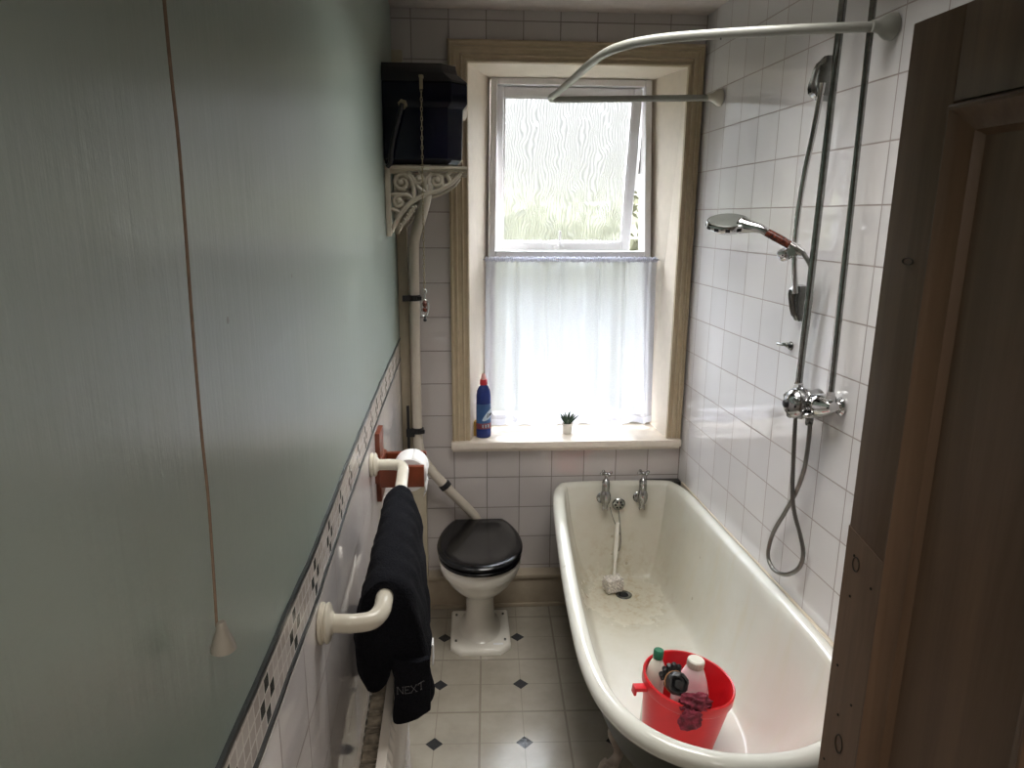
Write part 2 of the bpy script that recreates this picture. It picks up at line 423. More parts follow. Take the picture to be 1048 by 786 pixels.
m = MB()
for (x0, y0), (x1, y1) in zip(LP, LP[1:]):
    for (z0, z1, mi) in ((0, 1.224, 2), (1.224, 1.319, 1), (1.319, CZ, 0)):
        m._add([(x0,y0,z0),(x1,y1,z0),(x1,y1,z1),(x0,y0,z1)], [(0,1,2,3)], mi)
        m._add([(x0-.12,y0,z0),(x1-.12,y1,z0),(x1-.12,y1,z1),(x0-.12,y0,z1)], [(0,1,2,3)], mi)
m._add([(-.249,-1.3,CZ),(-.304,D,CZ),(-.424,D,CZ),(-.369,-1.3,CZ)], [(0,1,2,3)])
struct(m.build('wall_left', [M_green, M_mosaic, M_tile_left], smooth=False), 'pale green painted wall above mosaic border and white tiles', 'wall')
def strip(name, z0, z1, th, mat, lab):
    m = MB(); rs = []
    for i in range(0, 93):
        y = -1.3+(D+1.3)*i/92
        wob = .0012*math.sin(y*23)+.0008*math.sin(y*61)
        x = XL(y); rs.append([(x-.003,y,z0+wob),(x+th,y,z0+wob),(x+th,y,z1+wob),(x-.003,y,z1+wob)])
    m.rings(rs); return struct(m.build(name, mat), lab, 'trim')
strip('trim_1', 1.312, 1.320, .005, M_dkline, 'thin dark pencil line along the top of the mosaic border')
strip('trim_2', 1.222, 1.2285, .004, M_dkline, 'thin dark pencil line along the bottom of the mosaic border')
strip('trim_3', 1.2135, 1.2205, .004, M_whiteline, 'thin white trim just below the mosaic border')

m = MB()
yf, yb = -1.3, D
xr0, xr1 = XR(yf), XR(yb)
m._add([(xr0,yf,0),(xr1,yb,0),(xr1,yb,CZ),(xr0,yf,CZ)], [(0,1,2,3)])
m._add([(xr0+.12,yf,0),(xr1+.12,yb,0),(xr1+.12,yb,CZ),(xr0+.12,yf,CZ)], [(0,1,2,3)])
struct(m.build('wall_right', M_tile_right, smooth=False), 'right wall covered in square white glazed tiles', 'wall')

# end wall with the window opening
ox0, ox1, oz0, oz1 = .008, .932, .80, 2.462
m = MB(); WX0, WX1, WT = -.45, 1.2, .26
m.box(WX0, ox0, D, D+WT, 0, CZ); m.box(ox1, WX1, D, D+WT, 0, CZ)
m.box(ox0, ox1, D, D+WT, 0, oz0); m.box(ox0, ox1, D, D+WT, oz1, CZ)
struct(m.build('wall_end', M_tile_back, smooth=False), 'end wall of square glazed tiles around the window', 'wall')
m = MB(); m.box(-.45, 1.35, -1.4, D+WT, -.08, 0)
struct(m.build('floor', M_vinyl, smooth=False), 'cream vinyl floor tiles with small black diamonds', 'floor')
m = MB(); m.box(-.45, 1.35, -1.4, D+WT, CZ, CZ+.08)
struct(m.build('ceiling', M_ceil, smooth=False), 'plain pinkish cream ceiling', 'ceiling')
m = MB(); m.box(-.45, 1.35, -1.42, -1.3, 0, CZ)
struct(m.build('wall_hall', M_ceil, smooth=False), 'plain hall wall behind the camera', 'wall')
m = MB(); m.box(.62, 1.25, -.02, .08, 0, CZ); m.box(-.26, .62, -.02, .08, 2.10, CZ)
struct(m.build('wall_door', M_ceil, smooth=False), 'wall around the doorway behind the camera', 'wall')

# reveal faces
FY = 3.36
RV = dict(tl=(.112,2.452), tr=(.845,2.457), bl=(.090,.83), br=(.925,.83))
m = MB()
def q(a, b, c, d): m._add([a,b,c,d], [(0,1,2,3)])
q((ox0,D,oz1),(ox0,D,.80),(RV['bl'][0],FY+.06,.80),(RV['tl'][0],FY+.06,RV['tl'][1]))
q((ox1,D,oz1),(ox1,D,.80),(RV['br'][0]-.01,FY+.06,.80),(RV['tr'][0],FY+.06,RV['tr'][1]))
q((ox0,D,oz1),(ox1,D,oz1),(RV['tr'][0],FY+.06,RV['tr'][1]),(RV['tl'][0],FY+.06,RV['tl'][1]))
struct(m.build('trim_4', M_reveal, smooth=False), 'splayed warm white window reveal', 'trim')

# moulded architrave: profile swept with mitres round left, top, right
prof = [(0,0),(0,.020),(.006,.026),(.010,.026),(.014,.018),(.022,.017),(.026,.023),(.031,.023),(.035,.016),(.050,.014),(.054,.020),(.058,.020),(.061,.012),(.070,.011),(.073,.015),(.080,.015),(.084,.008),(.084,0)]
m = MB(); ax0, ax1, az1 = -.076, .999, 2.549; az0 = .832
wl, wr_, wt = ox0-ax0, ax1-ox1, az1-oz1
rs = [[(ax0+p/.084*wl, D-h, az0) for p, h in prof],
      [(ax0+p/.084*wl, D-h, az1-p/.084*wt) for p, h in prof],
      [(ax1-p/.084*wr_, D-h, az1-p/.084*wt) for p, h in prof],
      [(ax1-p/.084*wr_, D-h, az0) for p, h in prof]]
m.rings(rs)
struct(m.build('trim_5', M_arch, angle=25), 'moulded cream brown architrave round the window', 'trim')
m = MB(); m.box(-.082, 1.000, 3.078, FY+.05, .795, .830, bev=.008)
m.box(-.076, .996, 3.095, D+.01, .780, .797, bev=.003)
struct(m.build('trim_6', M_sill), 'painted windowsill board below the window', 'trim')

# skirting box along the end wall
m = MB(); m.box(-.20, XR(3.05)-.004, 3.055, D, 0, .150, bev=.003); m.box(-.20, XR(3.05)-.004, 3.045, D, .150, .170, bev=.006)
m.box(-.20, XR(3.05)-.004, 3.044, 3.056, 0, .018, bev=.003)
struct(m.build('baseboard_end', M_skirt), 'boxed cream skirting along the end wall', 'baseboard')
m = MB(); m.box(XL(3.1)+.001, -.200, 3.060, D, 0, .655, bev=.004)
tag(m.build('pipe_boxing', M_box, loc=(-.25,3.09,0)), 'narrow cream painted boxing low in the corner left of the toilet', 'pipe boxing')
m = MB(); m.box(XL(3.1)+.001, -.258, 3.085, D, .656, 2.50, bev=.004)
struct(m.build('trim_7', M_box), 'tall narrow cream batten in the left corner', 'trim')

# ------------------------------------------------------------------ window
win = bpy.data.objects.new('window_1', None); C.objects.link(win); win.location = (.5, FY, .83)
struct(win, 'white framed window, opening top light over a fixed pane', 'window')
def lerp(a, b, t): return a+(b-a)*t
def fx(side, z):   # inner reveal edge of the frame at height z
    t = (z-.83)/(2.455-.83)
    return lerp(RV['bl'][0], RV['tl'][0], t) if side == 0 else lerp(RV['br'][0]-.01, RV['tr'][0], t)
m = MB()
def member(m, pts, y0, y1, bev=0):
    m.rings([[(x, y0, z) for x, z in pts], [(x, y1, z) for x, z in pts]])
fw = .030
zT, zB, zM = 2.454, .832, 1.652
member(m, [(fx(0,zT),zT),(fx(0,zB),zB),(fx(0,zB)+fw,zB),(fx(0,zT)+fw,zT)], FY, FY+.06)
member(m, [(fx(1,zT),zT),(fx(1,zB),zB),(fx(1,zB)-fw,zB),(fx(1,zT)-fw,zT)], FY, FY+.13)
member(m, [(fx(0,zT)+fw,zT),(fx(1,zT)-fw,zT),(fx(1,zT)-fw,zT-fw),(fx(0,zT)+fw,zT-fw)], FY, FY+.06)
member(m, [(fx(0,zM)+fw,zM),(fx(1,zM)-fw,zM),(fx(1,zM)-fw,zM+.036),(fx(0,zM)+fw,zM+.036)], FY, FY+.06)
member(m, [(fx(0,zB)+fw,zB),(fx(1,zB)-fw,zB),(fx(1,zB)-fw,zB+.05),(fx(0,zB)+fw,zB+.05)], FY, FY+.06)
m.build('frame', M_upvc, win, smooth=False, bevel=.004)
m = MB(); member(m, [(fx(0,1.66)+fw,zM),(fx(1,1.66)-fw,zM),(fx(1,.88)-fw,.882),(fx(0,.88)+fw,.882)], FY+.035, FY+.039)
m.build('fixed_pane', M_glass, win, smooth=False)
# top-hung sash, bottom pushed outwards
sw, sh = (fx(1,2.42)-fw-.004)-(fx(0,2.42)+fw-.012), .752
ang = math.radians(10.5)
SM = T(fx(0,2.42)+fw-.012, FY+.030, 2.420) @ RX(ang)
m = MB(); sf = .042
m.box(0, sf, 0, .045, -sh, 0, M=SM); m.box(sw-sf, sw, 0, .045, -sh, 0, M=SM)
m.box(sf, sw-sf, 0, .045, -sf, 0, M=SM); m.box(sf, sw-sf, 0, .045, -sh, -sh+.042, M=SM)
sash = m.build('sash', M_upvc, win, smooth=False, bevel=.004)
m = MB()
for a in ((0,sf-.0,.0),):
    m.box(sf, sf+.008, -.003, .0, -sh+.042, -sf, M=SM); m.box(sw-sf-.008, sw-sf, -.003, 0, -sh+.042, -sf, M=SM)
    m.box(sf, sw-sf, -.003, 0, -sf-.008, -sf, M=SM); m.box(sf, sw-sf, -.003, 0, -sh+.042, -sh+.050, M=SM)
m.build('glazing_bead', M_upvc, sash, smooth=False)
m = MB(); m.box(sf, sw-sf, .018, .022, -sh+.04, -sf, M=SM)
m.build('pane', M_glass, sash, smooth=False)
m = MB(); hx = sw*.475
m.box(hx-.028, hx+.028, -.010, 0, -sh+.010, -sh+.026, M=SM, bev=.003)
m.box(hx-.008, hx+.008, -.022, -.006, -sh+.006, -sh+.030, M=SM, bev=.003)
m.box(hx-.006, hx+.006, -.030, -.018, -sh+.014, -sh+.105, M=SM, bev=.004)
for dx in (-.020, .020): m.cyl(SM@V((hx+dx,-.012,-sh+.018)), SM@V((hx+dx,-.006,-sh+.018)), .004)
m.build('handle', M_upvc, sash)
m = MB()
for s_ in (0, 1):
    xx = fx(s_, 2.0) + (fw+.006 if s_ == 0 else -fw-.006)
    m.tube([(xx, FY+.045, 2.36), (xx, FY+.11, 2.05)], .0035, 6)
m.build('stay', M_steel, win)

# hedge outside
m = MB()
rs = []
for i in range(0, 61):
    x = -3.5+8.*i/60; r = []
    for j in range(0, 13):
        t = j/12; z = 2.0*math.sin(t*PI/2)**.8; y = 6.2 + .55*(1-math.cos(t*PI/2))
        k = random.uniform(-.09, .09)
        r.append((x+random.uniform(-.04,.04), y+k, z+(random.uniform(-.12,.12) if j > 8 else 0)))
    r += [(x, 7.3, 2.0), (x, 7.3, 0)]
    rs.append(r)
m.rings(rs)
for _ in range(2600):
    x = random.uniform(-3, 4.2); z = random.uniform(.9, 2.08); y = 6.15+.5*(z/2.2)**3+random.uniform(-.1,.02)
    a = V((random.uniform(-1,1), random.uniform(-1,.2), random.uniform(-1,1))).normalized()*.045; b = a.cross(V((random.random(), random.random(), 1))).normalized()*.022
    c = V((x,y,z)); m._add([c-a, c-b, c+a, c+b], [(0,1,2,3)])
M_hedge = plain('yellow_green_hedge_leaves', (.15,.15,.095,1), .6, var=.3, scale=6)
h = m.build('hedge', M_hedge, loc=(.5, 6.5, 0), smooth=False)
tag(h, 'yellow green hedge blurred behind the obscured window glass', 'hedge')
m = MB(); m.box(-6, 8, D+WT, 14, -.12, -.02)
struct(m.build('ground', plain('garden_grass', (.05,.055,.03,1), .9, var=.2), smooth=False), 'garden ground outside the window', 'ground')

# net curtain
def curtain():
    def yy(x, z):
        t = (x-.085)/.81; top = (z-.85)/.82
        a = .010+.010*(1-top)
        w = math.sin(t*41+.8*math.sin(t*9))*.6+math.sin(t*17+1.3)*.8+.35*math.sin(t*83)
        big = sum(math.exp(-((t-c)/.012)**2)*s for c, s in ((.18,1.6),(.36,1.0),(.44,-.9),(.66,1.3),(.81,1.8),(.95,1.)))
        return 3.305-a*w-big*.012-.030*max(0,1-top)**2.5
    N = 260
    root = thing('net_curtain', 'white net half curtain hung on a wire across the lower window', 'curtain', (.5, 3.30, .86))
    def hem(x):
        t = (x-.085)/.81
        return .847+.007*math.sin(t*13+.4)+.005*math.sin(t*31)+.003*math.sin(t*57)+(.012 if t > .75 else 0)
    def sheet(mb, za, zb, nz, off=0.):
        rs = []
        for j in range(nz+1):
            r = []
            for i in range(N+1):
                x = .085+.81*i/N; a, b = za(x), zb(x); z = a+(b-a)*j/nz
                sp = (1-(z-.85)/.82)*.010*(1 if i > N/2 else -1)*abs(i/N-.5)*2
                r.append((x+sp, yy(x, z)-off, z))
            rs.append(r)
        mb.rings(rs, closed=False)
    m = MB(); sheet(m, lambda x: hem(x)+.028, lambda x: 1.642, 26); m.build('netting', M_net, root, angle=180)
    m = MB(); sheet(m, hem, lambda x: hem(x)+.03, 3, .0015); m.build('hem', M_nethem, root, angle=180)
    # gathered header
    m = MB(); rs = []
    for k in range(9):
        a = 2*PI*k/8
    for i in range(0, 301):
        x = .082+.816*i/300; rr = .011+.0035*math.sin(i*1.9)+.002*math.sin(i*.71)
        rs.append([(x, 3.303+rr*.8*math.cos(2*PI*k/10), 1.652+rr*1.0*math.sin(2*PI*k/10)+.0015*math.sin(i*.9)) for k in range(10)])
    m.rings(rs); m.build('gathered_heading', M_nethem, root, angle=180)
    m = MB(); xa = lerp(ox0, RV['bl'][0], (3.303-D)/(FY+.06-D)); m.tube([(.072, 3.303, 1.652), (.905, 3.303, 1.652)], .0035, 8)
    m.build('curtain_wire', M_upvc, root)
curtain()

# ------------------------------------------------------------------ things on the sill
SZ = .8305
def bleach():
    x, y = .070, 3.165
    r = thing('bleach_bottle', 'dark blue bleach bottle with red cap at left end of the windowsill', 'bottle', (x,y,SZ))
    M = T(x,y,SZ) @ RZ(.25)
    m = MB(); m.lathe([(.030,0),(.0345,.004),(.0355,.02),(.0355,.11),(.035,.17),(.0345,.205),(.031,.228),(.022,.246),(.0150,.252),(.0150,.258)], M, sx=1, sy=.72)
    m.build('body', M_blue, r)
    m = MB(); m.lathe([(.0175,.255),(.0180,.257),(.0170,.277),(.015,.280)], M, 24); m.build('cap', M_redcap, r)
    m = MB(); m.lathe([(.0125,.279),(.0130,.281),(.0110,.295),(.0080,.305),(.005,.307)], M, 20); m.build('nozzle', M_pinkcap, r)
    def patch(name, z0, z1, a0, a1, mat, f=None):
        mb = MB(); rs = []
        for j in range(9):
            z = z0+(z1-z0)*j/8; sh = f(j/8) if f else (0, 1)
            aa = a0+(a1-a0)*sh[0]; bb = a0+(a1-a0)*sh[1]
            rs.append([(.0362*math.cos(aa+(bb-aa)*k/14), .0362*.725*math.sin(aa+(bb-aa)*k/14), z) for k in range(15)])
        mb.rings(rs, closed=False, M=M); return mb.build(name, mat, r)
    lb = patch('label', .045, .165, -PI*.97, -.03*PI, M_label_band)
    patch('label_band', .045, .072, -PI*.97, -.03*PI, M_label_red)
    mb = MB()
    def P(u, z, e=.0368): return (e*math.cos(u), e*.735*math.sin(u), z)
    # pale swoosh
    rs = []
    for i in range(13):
        t = i/12; u = -PI*.62+t*PI*.60; zc = .088+.045*t; hh = .003+.020*math.sin(PI*min(1,t*1.0))**.7
        rs.append([P(u, zc-hh*.7), P(u, zc+hh)])
    mb.rings(rs, closed=False, M=M); mb.build('label_emblem', M_label_lt, r)
    mb = MB()   # flowing script strokes on the emblem
    for pts in ([(-.42,.098),(-.38,.122),(-.35,.100),(-.40,.110)], [(-.31,.104),(-.29,.118),(-.27,.106),(-.25,.120),(-.23,.109)], [(-.20,.112),(-.17,.122),(-.15,.113),(-.13,.124)]):
        mb.tube([P(u*PI, z, .0374) for u, z in pts], .0012, 6, M=M)
    mb.build('label_script', M_hole, r)
    mb = MB()
    for k in range(3): mb.tube([P(-PI*(.60-.12*k), .052, .0370), P(-PI*(.60-.12*k), .066, .0370)], .0028, 6, M=M)
    mb.build('label_marks', M_label_lt, r)
bleach()
m = MB(); m.box(.020, .052, 3.175, 3.215, SZ, SZ+.072, bev=.006)
tag(m.build('sponge', M_yellow, loc=(.036,3.195,SZ)), 'small brown yellow sponge behind the bleach bottle', 'sponge')
def plant():
    x, y = .474, 3.205
    r = thing('potted_succulent', 'tiny spiky green succulent in a white pot on the windowsill', 'potted plant', (x,y,SZ))
    m = MB(); M = T(x,y,SZ)
    m.lathe([(.019,0),(.021,.002),(.0245,.040),(.0268,.042),(.027,.052),(.0245,.052),(.0235,.044)], M, 24, caps=(True, True)); m.build('pot', M_pot, r)
    m = MB(); m.lathe([(.0235,.046),(.001,.050)], M, 20); m.build('soil', M_soil, r)
    random.seed(3); m = MB()
    for k in range(17):
        a = k*2.4; el = 1.35-.95*(k/17); L = .055+.012*random.random() if k > 5 else .058
        d = V((math.cos(a)*math.cos(el), math.sin(a)*math.cos(el), math.sin(el)))
        b = V((x,y,SZ+.046)); side = d.cross(V((0,0,1))).normalized()
        pts = [b+d*L*t+V((0,0,.010*t*t)) for t in (0,.3,.6,.85,1)]
        m.tube(pts, [.0035,.0055,.0045,.0022,.0004], 6)
    m.build('leaves', M_leaf, r)
plant()

# ------------------------------------------------------------------ toilet
def sect(cx, cy, rx, ry, z, n=40, p=2.2, back=None):
    o = []
    for k in range(n):
        a = 2*PI*k/n; c, s = math.cos(a), math.sin(a)
        x = cx+rx*math.copysign(abs(c)**(2/p), c); y = cy+ry*math.copysign(abs(s)**(2/p), s)
        if back is not None: y = min(y, back)
        o.append((x, y, z))
    return o
def toilet():
    cx = .044
    r = thing('toilet', 'cream pedestal toilet with closed black lid beside the bath', 'toilet', (cx, 2.84, 0))
    m = MB()
    def oct_(hx, y0, y1, c, z):
        return [(cx-hx+c,y0,z),(cx+hx-c,y0,z),(cx+hx,y0+c,z),(cx+hx,y1,z),(cx-hx,y1,z),(cx-hx,y0+c,z)]
    m.rings([oct_(.132,2.665,2.985,.045,.0), oct_(.132,2.665,2.985,.045,.018), oct_(.122,2.675,2.978,.042,.028)])
    ss = [sect(cx,2.855,.098,.150,.024), sect(cx,2.855,.078,.128,.040), sect(cx,2.86,.067,.112,.075), sect(cx,2.865,.063,.105,.12), sect(cx,2.868,.064,.106,.17), sect(cx,2.868,.072,.118,.205),
          sect(cx,2.860,.098,.148,.240), sect(cx,2.848,.130,.190,.280), sect(cx,2.838,.152,.214,.315), sect(cx,2.835,.164,.226,.340), sect(cx,2.834,.168,.229,.346), sect(cx,2.834,.174,.232,.354),sect(cx,2.834,.180,.236,.380), sect(cx,2.834,.181,.236,.402), sect(cx,2.834,.176,.231,.408),
          sect(cx,2.834,.120,.185,.408), sect(cx,2.834,.112,.170,.36), sect(cx,2.84,.06,.09,.26)]
    m.rings(ss)
    m.cyl((cx+.0,3.00,.335),(cx+.0,3.085,.36),.036,.030)
    m.build('pan', M_ceram, r, angle=50)
    for sx in (-1,1):
        for yy in (2.735, 2.94):
            m = MB(); m.cyl((cx+sx*.108,yy,.026),(cx+sx*.108,yy,.034),.006,.005,12); m.build('floor_screw', M_dchrome, r)
    m = MB(); m.box(cx+.055, cx+.098, 2.700, 2.712, .0272, .0292, M=None); m.build('maker_mark', M_paper, r)
    # seat ring
    def outl(g, z, yb=3.075):
        o = []
        for k in range(56):
            a = 2*PI*k/56; c, s = math.cos(a), math.sin(a)
            ry = .238 if s < 0 else .315
            x = cx+(.186-g)*math.copysign(abs(c)**(2/2.15), c)*(1-.08*max(0, s)); y = 2.824+(ry-g)*math.copysign(abs(s)**(2/2.15), s)
            y = min(y, yb-g)
            o.append((x, y, z))
        return o
    m = MB(); m.rings([outl(.010,.410), outl(.003,.414), outl(.002,.426), outl(.008,.431)]); m.build('seat', M_seat, r)
    m = MB(); m.rings([outl(.004,.433), outl(-.001,.438), outl(-.001,.448), outl(.006,.455), outl(.020,.458), outl(.055,.4545), outl(.12,.451)]); m.build('lid', M_seat, r)
    for sx in (-.075,.075):
        m = MB(); m.cyl((cx+sx-.02,3.078,.436),(cx+sx+.02,3.078,.436),.010); m.build('hinge', M_seat, r)
toilet()

# ------------------------------------------------------------------ cistern, bracket, pipe, chain
def cistern():
    x0 = XL(2.63)+.003; y0, y1 = 2.615, 3.06; zb, zt = 2.026, 2.366
    r = thing('cistern', 'high level dark navy cistern on an iron bracket above the toilet', 'cistern', (x0+.14,2.84,zb))
    def ring(x1, ya, yb, c, z):   # left side flat to the wall, chamfered right corners
        return [(x0,ya,z),(x1-c,ya,z),(x1,ya+c,z),(x1,yb-c,z),(x1-c,yb,z),(x0,yb,z)]
    m = MB()
    m.rings([ring(-.035,y0+.030,y1-.02,.045,zb), ring(-.018,y0+.006,y1-.006,.05,zb+.018), ring(-.012,y0+.004,y1-.004,.052,2.215), ring(.004,y0,y1,.055,2.235), ring(.004,y0,y1,.055,2.300)])
    m.build('tank', M_navy, r, smooth=False, bevel=.004)
    m = MB()
    m.rings([ring(.004,y0-.004,y1,.055,2.300), ring(.004,y0-.004,y1,.055,2.306), ring(-.030,y0-.004,y1-.02,.05,2.330),ring(-.034,y0,y1-.03,.05,2.345), ring(-.036,y0+.012,y1-.03,.05,2.362), ring(-.05,y0+.03,y1-.05,.05,2.364)])
    m.build('lid', M_cist_lid, r, smooth=False, bevel=.003)
    m = MB(); m.cyl((x0+.072,y0-.004,2.222),(x0+.072,y0-.020,2.222),.017,.017,6); m.cyl((x0+.072,y0-.018,2.222),(x0+.072,y0-.030,2.222),.011)
    m.build('inlet_nut', M_brass, r)
    m = MB(); m.tube(catmull([(x0+.072,y0-.026,2.222),(x0+.064,y0-.030,2.195),(x0+.045,y0-.030,2.13),(x0+.030,y0-.028,2.07),(x0+.025,y0-.020,2.03),(x0+.013,y0-.01,2.015)],6), .0085, 10)
    m.build('inlet_pipe', M_black, r)
    m = MB(); m.box(-.162,-.146,y0-.030,y0+.10,2.308,2.316,bev=.002); m.box(-.160,-.148,y0-.034,y0-.026,2.27,2.316,bev=.002)
    m.build('flush_lever', M_brass, r)
cistern()
def bracket(yb, lab):
    x0 = XL(yb)+.002; zt = 2.020; r = thing('cistern_bracket', lab, 'bracket', (x0,yb,zt-.25), 'cast iron cistern brackets')
    m = MB(); m.box(x0, .002, yb-.022, yb+.012, zt-.010, zt, bev=.002)
    m.box(x0, .000, yb-.012, yb+.008, zt-.018, zt-.010)
    m.box(x0, x0+.018, yb-.022, yb+.012, 1.772, zt-.010, bev=.002)
    m.build('arm', M_wrot, r)
    m = MB()
    def c2(pts, rad=.0068, n=6): m.tube([(x0+p.x, yb, zt+p.y) for p in catmull([V((a,b,0)) for a,b in pts], n)], rad, 8)
    # sweeping brace
    c2([(.270,-.02),(.245,-.052),(.195,-.082),(.145,-.098),(.100,-.120),(.062,-.155),(.035,-.195),(.014,-.235)], .0085)
    def scroll(cx, cz, R, a0, turns, sgn=1, rad=.0070):
        pts = []
        for i in range(26):
            t = i/25; a = a0+sgn*turns*2*PI*t; rr = R*(1-.82*t); pts.append((x0+cx+rr*math.cos(a), yb, zt+cz+rr*math.sin(a)))
        m.tube(pts, [rad*(1.15-.3*i/25) for i in range(26)], 8); m.ball(pts[-1], rad*1.7)
    scroll(.060,-.058,.037,-.3,1.5); scroll(.183,-.050,.031,PI+.4,1.4,-1); scroll(.118,-.045,.022,PI*.5,1.1,-1); scroll(.048,-.125,.024,PI*.4,1.1)
    c2([(.018,-.02),(.05,-.022),(.09,-.03),(.12,-.075),(.15,-.092)]); c2([(.10,-.115),(.10,-.07),(.085,-.02)]); c2([(.15,-.095),(.145,-.05),(.165,-.02)])
    c2([(.018,-.10),(.04,-.098),(.075,-.10),(.10,-.115)]); c2([(.018,-.15),(.035,-.155),(.05,-.165)]); c2([(.235,-.055),(.225,-.03),(.235,-.018)]); c2([(.21,-.075),(.19,-.02)])
    # leafy drops under the brace
    for t, L in ((.12,.016),(.22,.022),(.33,.026),(.45,.024),(.6,.018)):
        px = .105-.085*t*1.15; pz = -.125-.11*t*1.15
        c2([(px,pz),(px+.008,pz-L*.5),(px-.002,pz-L)], .0045, 4); c2([(px+.010,pz+.004),(px+.016,pz-L*.4)], .0035, 4)
    m.build('scrollwork', M_wrot, r)
    return r
bracket(2.650, 'ornate cream scrollwork bracket under the near end of the cistern')
bracket(3.02, 'cream scrollwork bracket under the far end of the cistern, behind the pipe')

def flush_pipe():
    r = thing('flush_pipe', 'cream painted flush pipe running from the cistern down to the toilet', 'pipe', (-.22,3.06,.66))
    pts = catmull([(-.165,2.93,2.024),(-.165,2.94,1.965),(-.168,2.96,1.915),(-.195,3.02,1.83),(-.222,3.055,1.76),(-.230,3.062,1.68),(-.232,3.062,1.50),(-.234,3.062,1.2),(-.234,3.06,.95),(-.232,3.055,.86),(-.222,3.045,.80),(-.19,3.035,.738),(-.10,3.045,.62),(0.0,3.075,.495),(.034,3.090,.44),(.044,3.090,.385),(.044,3.080,.350)], 8)
    m = MB(); m.tube(pts, .0225, 16); m.build('pipe', M_pipe, r)
    m = MB(); m.lathe([(.026,-.006),(.029,0),(.029,.03),(.026,.036)], T(-.165,2.94,1.955)); m.build('coupling', M_pipe, r)
    for i, (c, d) in enumerate((((-.232,3.062,1.500),(0,0,1)), ((-.232,3.057,.900),(.05,0,1)), ((-.112,3.043,.637),(.6,0,-.8)))):
        m = MB(); M = frame_to(d, (0,1,0), c)
        m.lathe([(.0235,-.013),(.0275,-.012),(.0275,.012),(.0235,.013)], M, 24)
        if i < 2:
            m.box(c[0]-.050, c[0]-.012, c[1]-.022, c[1]-.006, c[2]-.014-.012*i, c[2]+.012, bev=.003)
            m.box(c[0]+.012, c[0]+.034, c[1]-.030, c[1]-.016, c[2]-.009, c[2]+.009, bev=.004)
            if i == 1: m.box(c[0]-.046, c[0]-.034, c[1]-.020, c[1]-.008, .66, 1.02, bev=.002)
        m.build('pipe_clip', M_black, r)
flush_pipe()
def chain():
    r = thing('flush_chain', 'long thin metal flush chain hanging in front of the cistern', 'chain', (-.158,2.585,1.50))
    x, y = -.154, 2.583; m = MB(); z = 2.276; k = 0
    while z > 1.585:
        a = z-.017
        M = T(x-(2.28-z)*.006, y, z-.008) @ RZ(PI/2*(k % 2)+.3)
        pts = [(.0033*math.cos(q), 0, .0098*math.sin(q)) for q in [2*PI*j/8 for j in range(8)]]
        m.tube(pts, .0014, 5, closed=True, M=M); z -= .0158; k += 1
    m.build('links', M_brass, r)
    m = MB(); xx = x-.004
    m.torus((xx,y,1.577), .008, .0018, ax='y'); m.tube([(xx,y,1.568),(xx+.002,y,1.545)], .0016, 6)
    m.tube(catmull([(xx,y,1.548),(xx+.012,y,1.535),(xx+.013,y,1.505),(xx+.006,y,1.488),(xx-.006,y,1.488),(xx-.012,y,1.505),(xx-.011,y,1.535),(xx,y,1.548)],5), .0020, 6)
    m.build('pull_ring', M_chrome, r)
    m = MB(); m.lathe([(.002,.0),(.0085,.004),(.009,.012),(.005,.018),(.0085,.026),(.0095,.034),(.004,.042),(.002,.044)], T(xx,y,1.500), 16)
    m.build('pull_handle', M_brown, r)
    m = MB(); m.cyl((xx,y,1.488),(xx,y,1.476),.003); m.ball((xx,y,1.472), .007); m.build('end_knob', M_black, r)
chain()

# ------------------------------------------------------------------ left wall fittings
def grab_rail():
    xr = -.158; z = 1.166; ya, yb = 1.075, 1.900
    r = thing('towel_rail', 'thick ivory rail on the left wall with the black towel over it', 'towel rail', (XL(1.5), 1.48, z))
    xa, xb = XL(ya), XL(yb)
    pts = catmull([(xa+.012,ya,z+.006),(xa+.045,ya,z+.004),(xr-.040,ya+.003,z+.002),(xr-.012,ya+.014,z),(xr+.001,ya+.042,z),(xr+.002,ya+.08,z)],6)
    pts += catmull([(xr-.0,ya+.2,z),(xr-.018,yb-.2,z-.006),(xr-.024,yb-.08,z-.010),(xr-.026,yb-.04,z-.010),(xr-.036,yb-.012,z-.010),(xr-.058,yb-.002,z-.010),(xb+.012,yb,z-.010)],6)
    m = MB(); m.tube(pts, .0160, 18); m.build('bar', M_enamel_trim, r)
    for (yy, xx, zz) in ((ya, xa, z+.006), (yb, xb, z-.010)):
        m = MB(); M = frame_to((1,.02,0), (0,0,1), (xx+.001,yy,zz))
        m.lathe([(.033,0),(.035,.002),(.035,.006),(.031,.008),(.031,.010),(.034,.012),(.034,.015),(.030,.018),(.022,.019),(.0185,.022),(.0165,.024)], M, 30); f = m.build('flange', M_enamel_trim, r)
grab_rail()

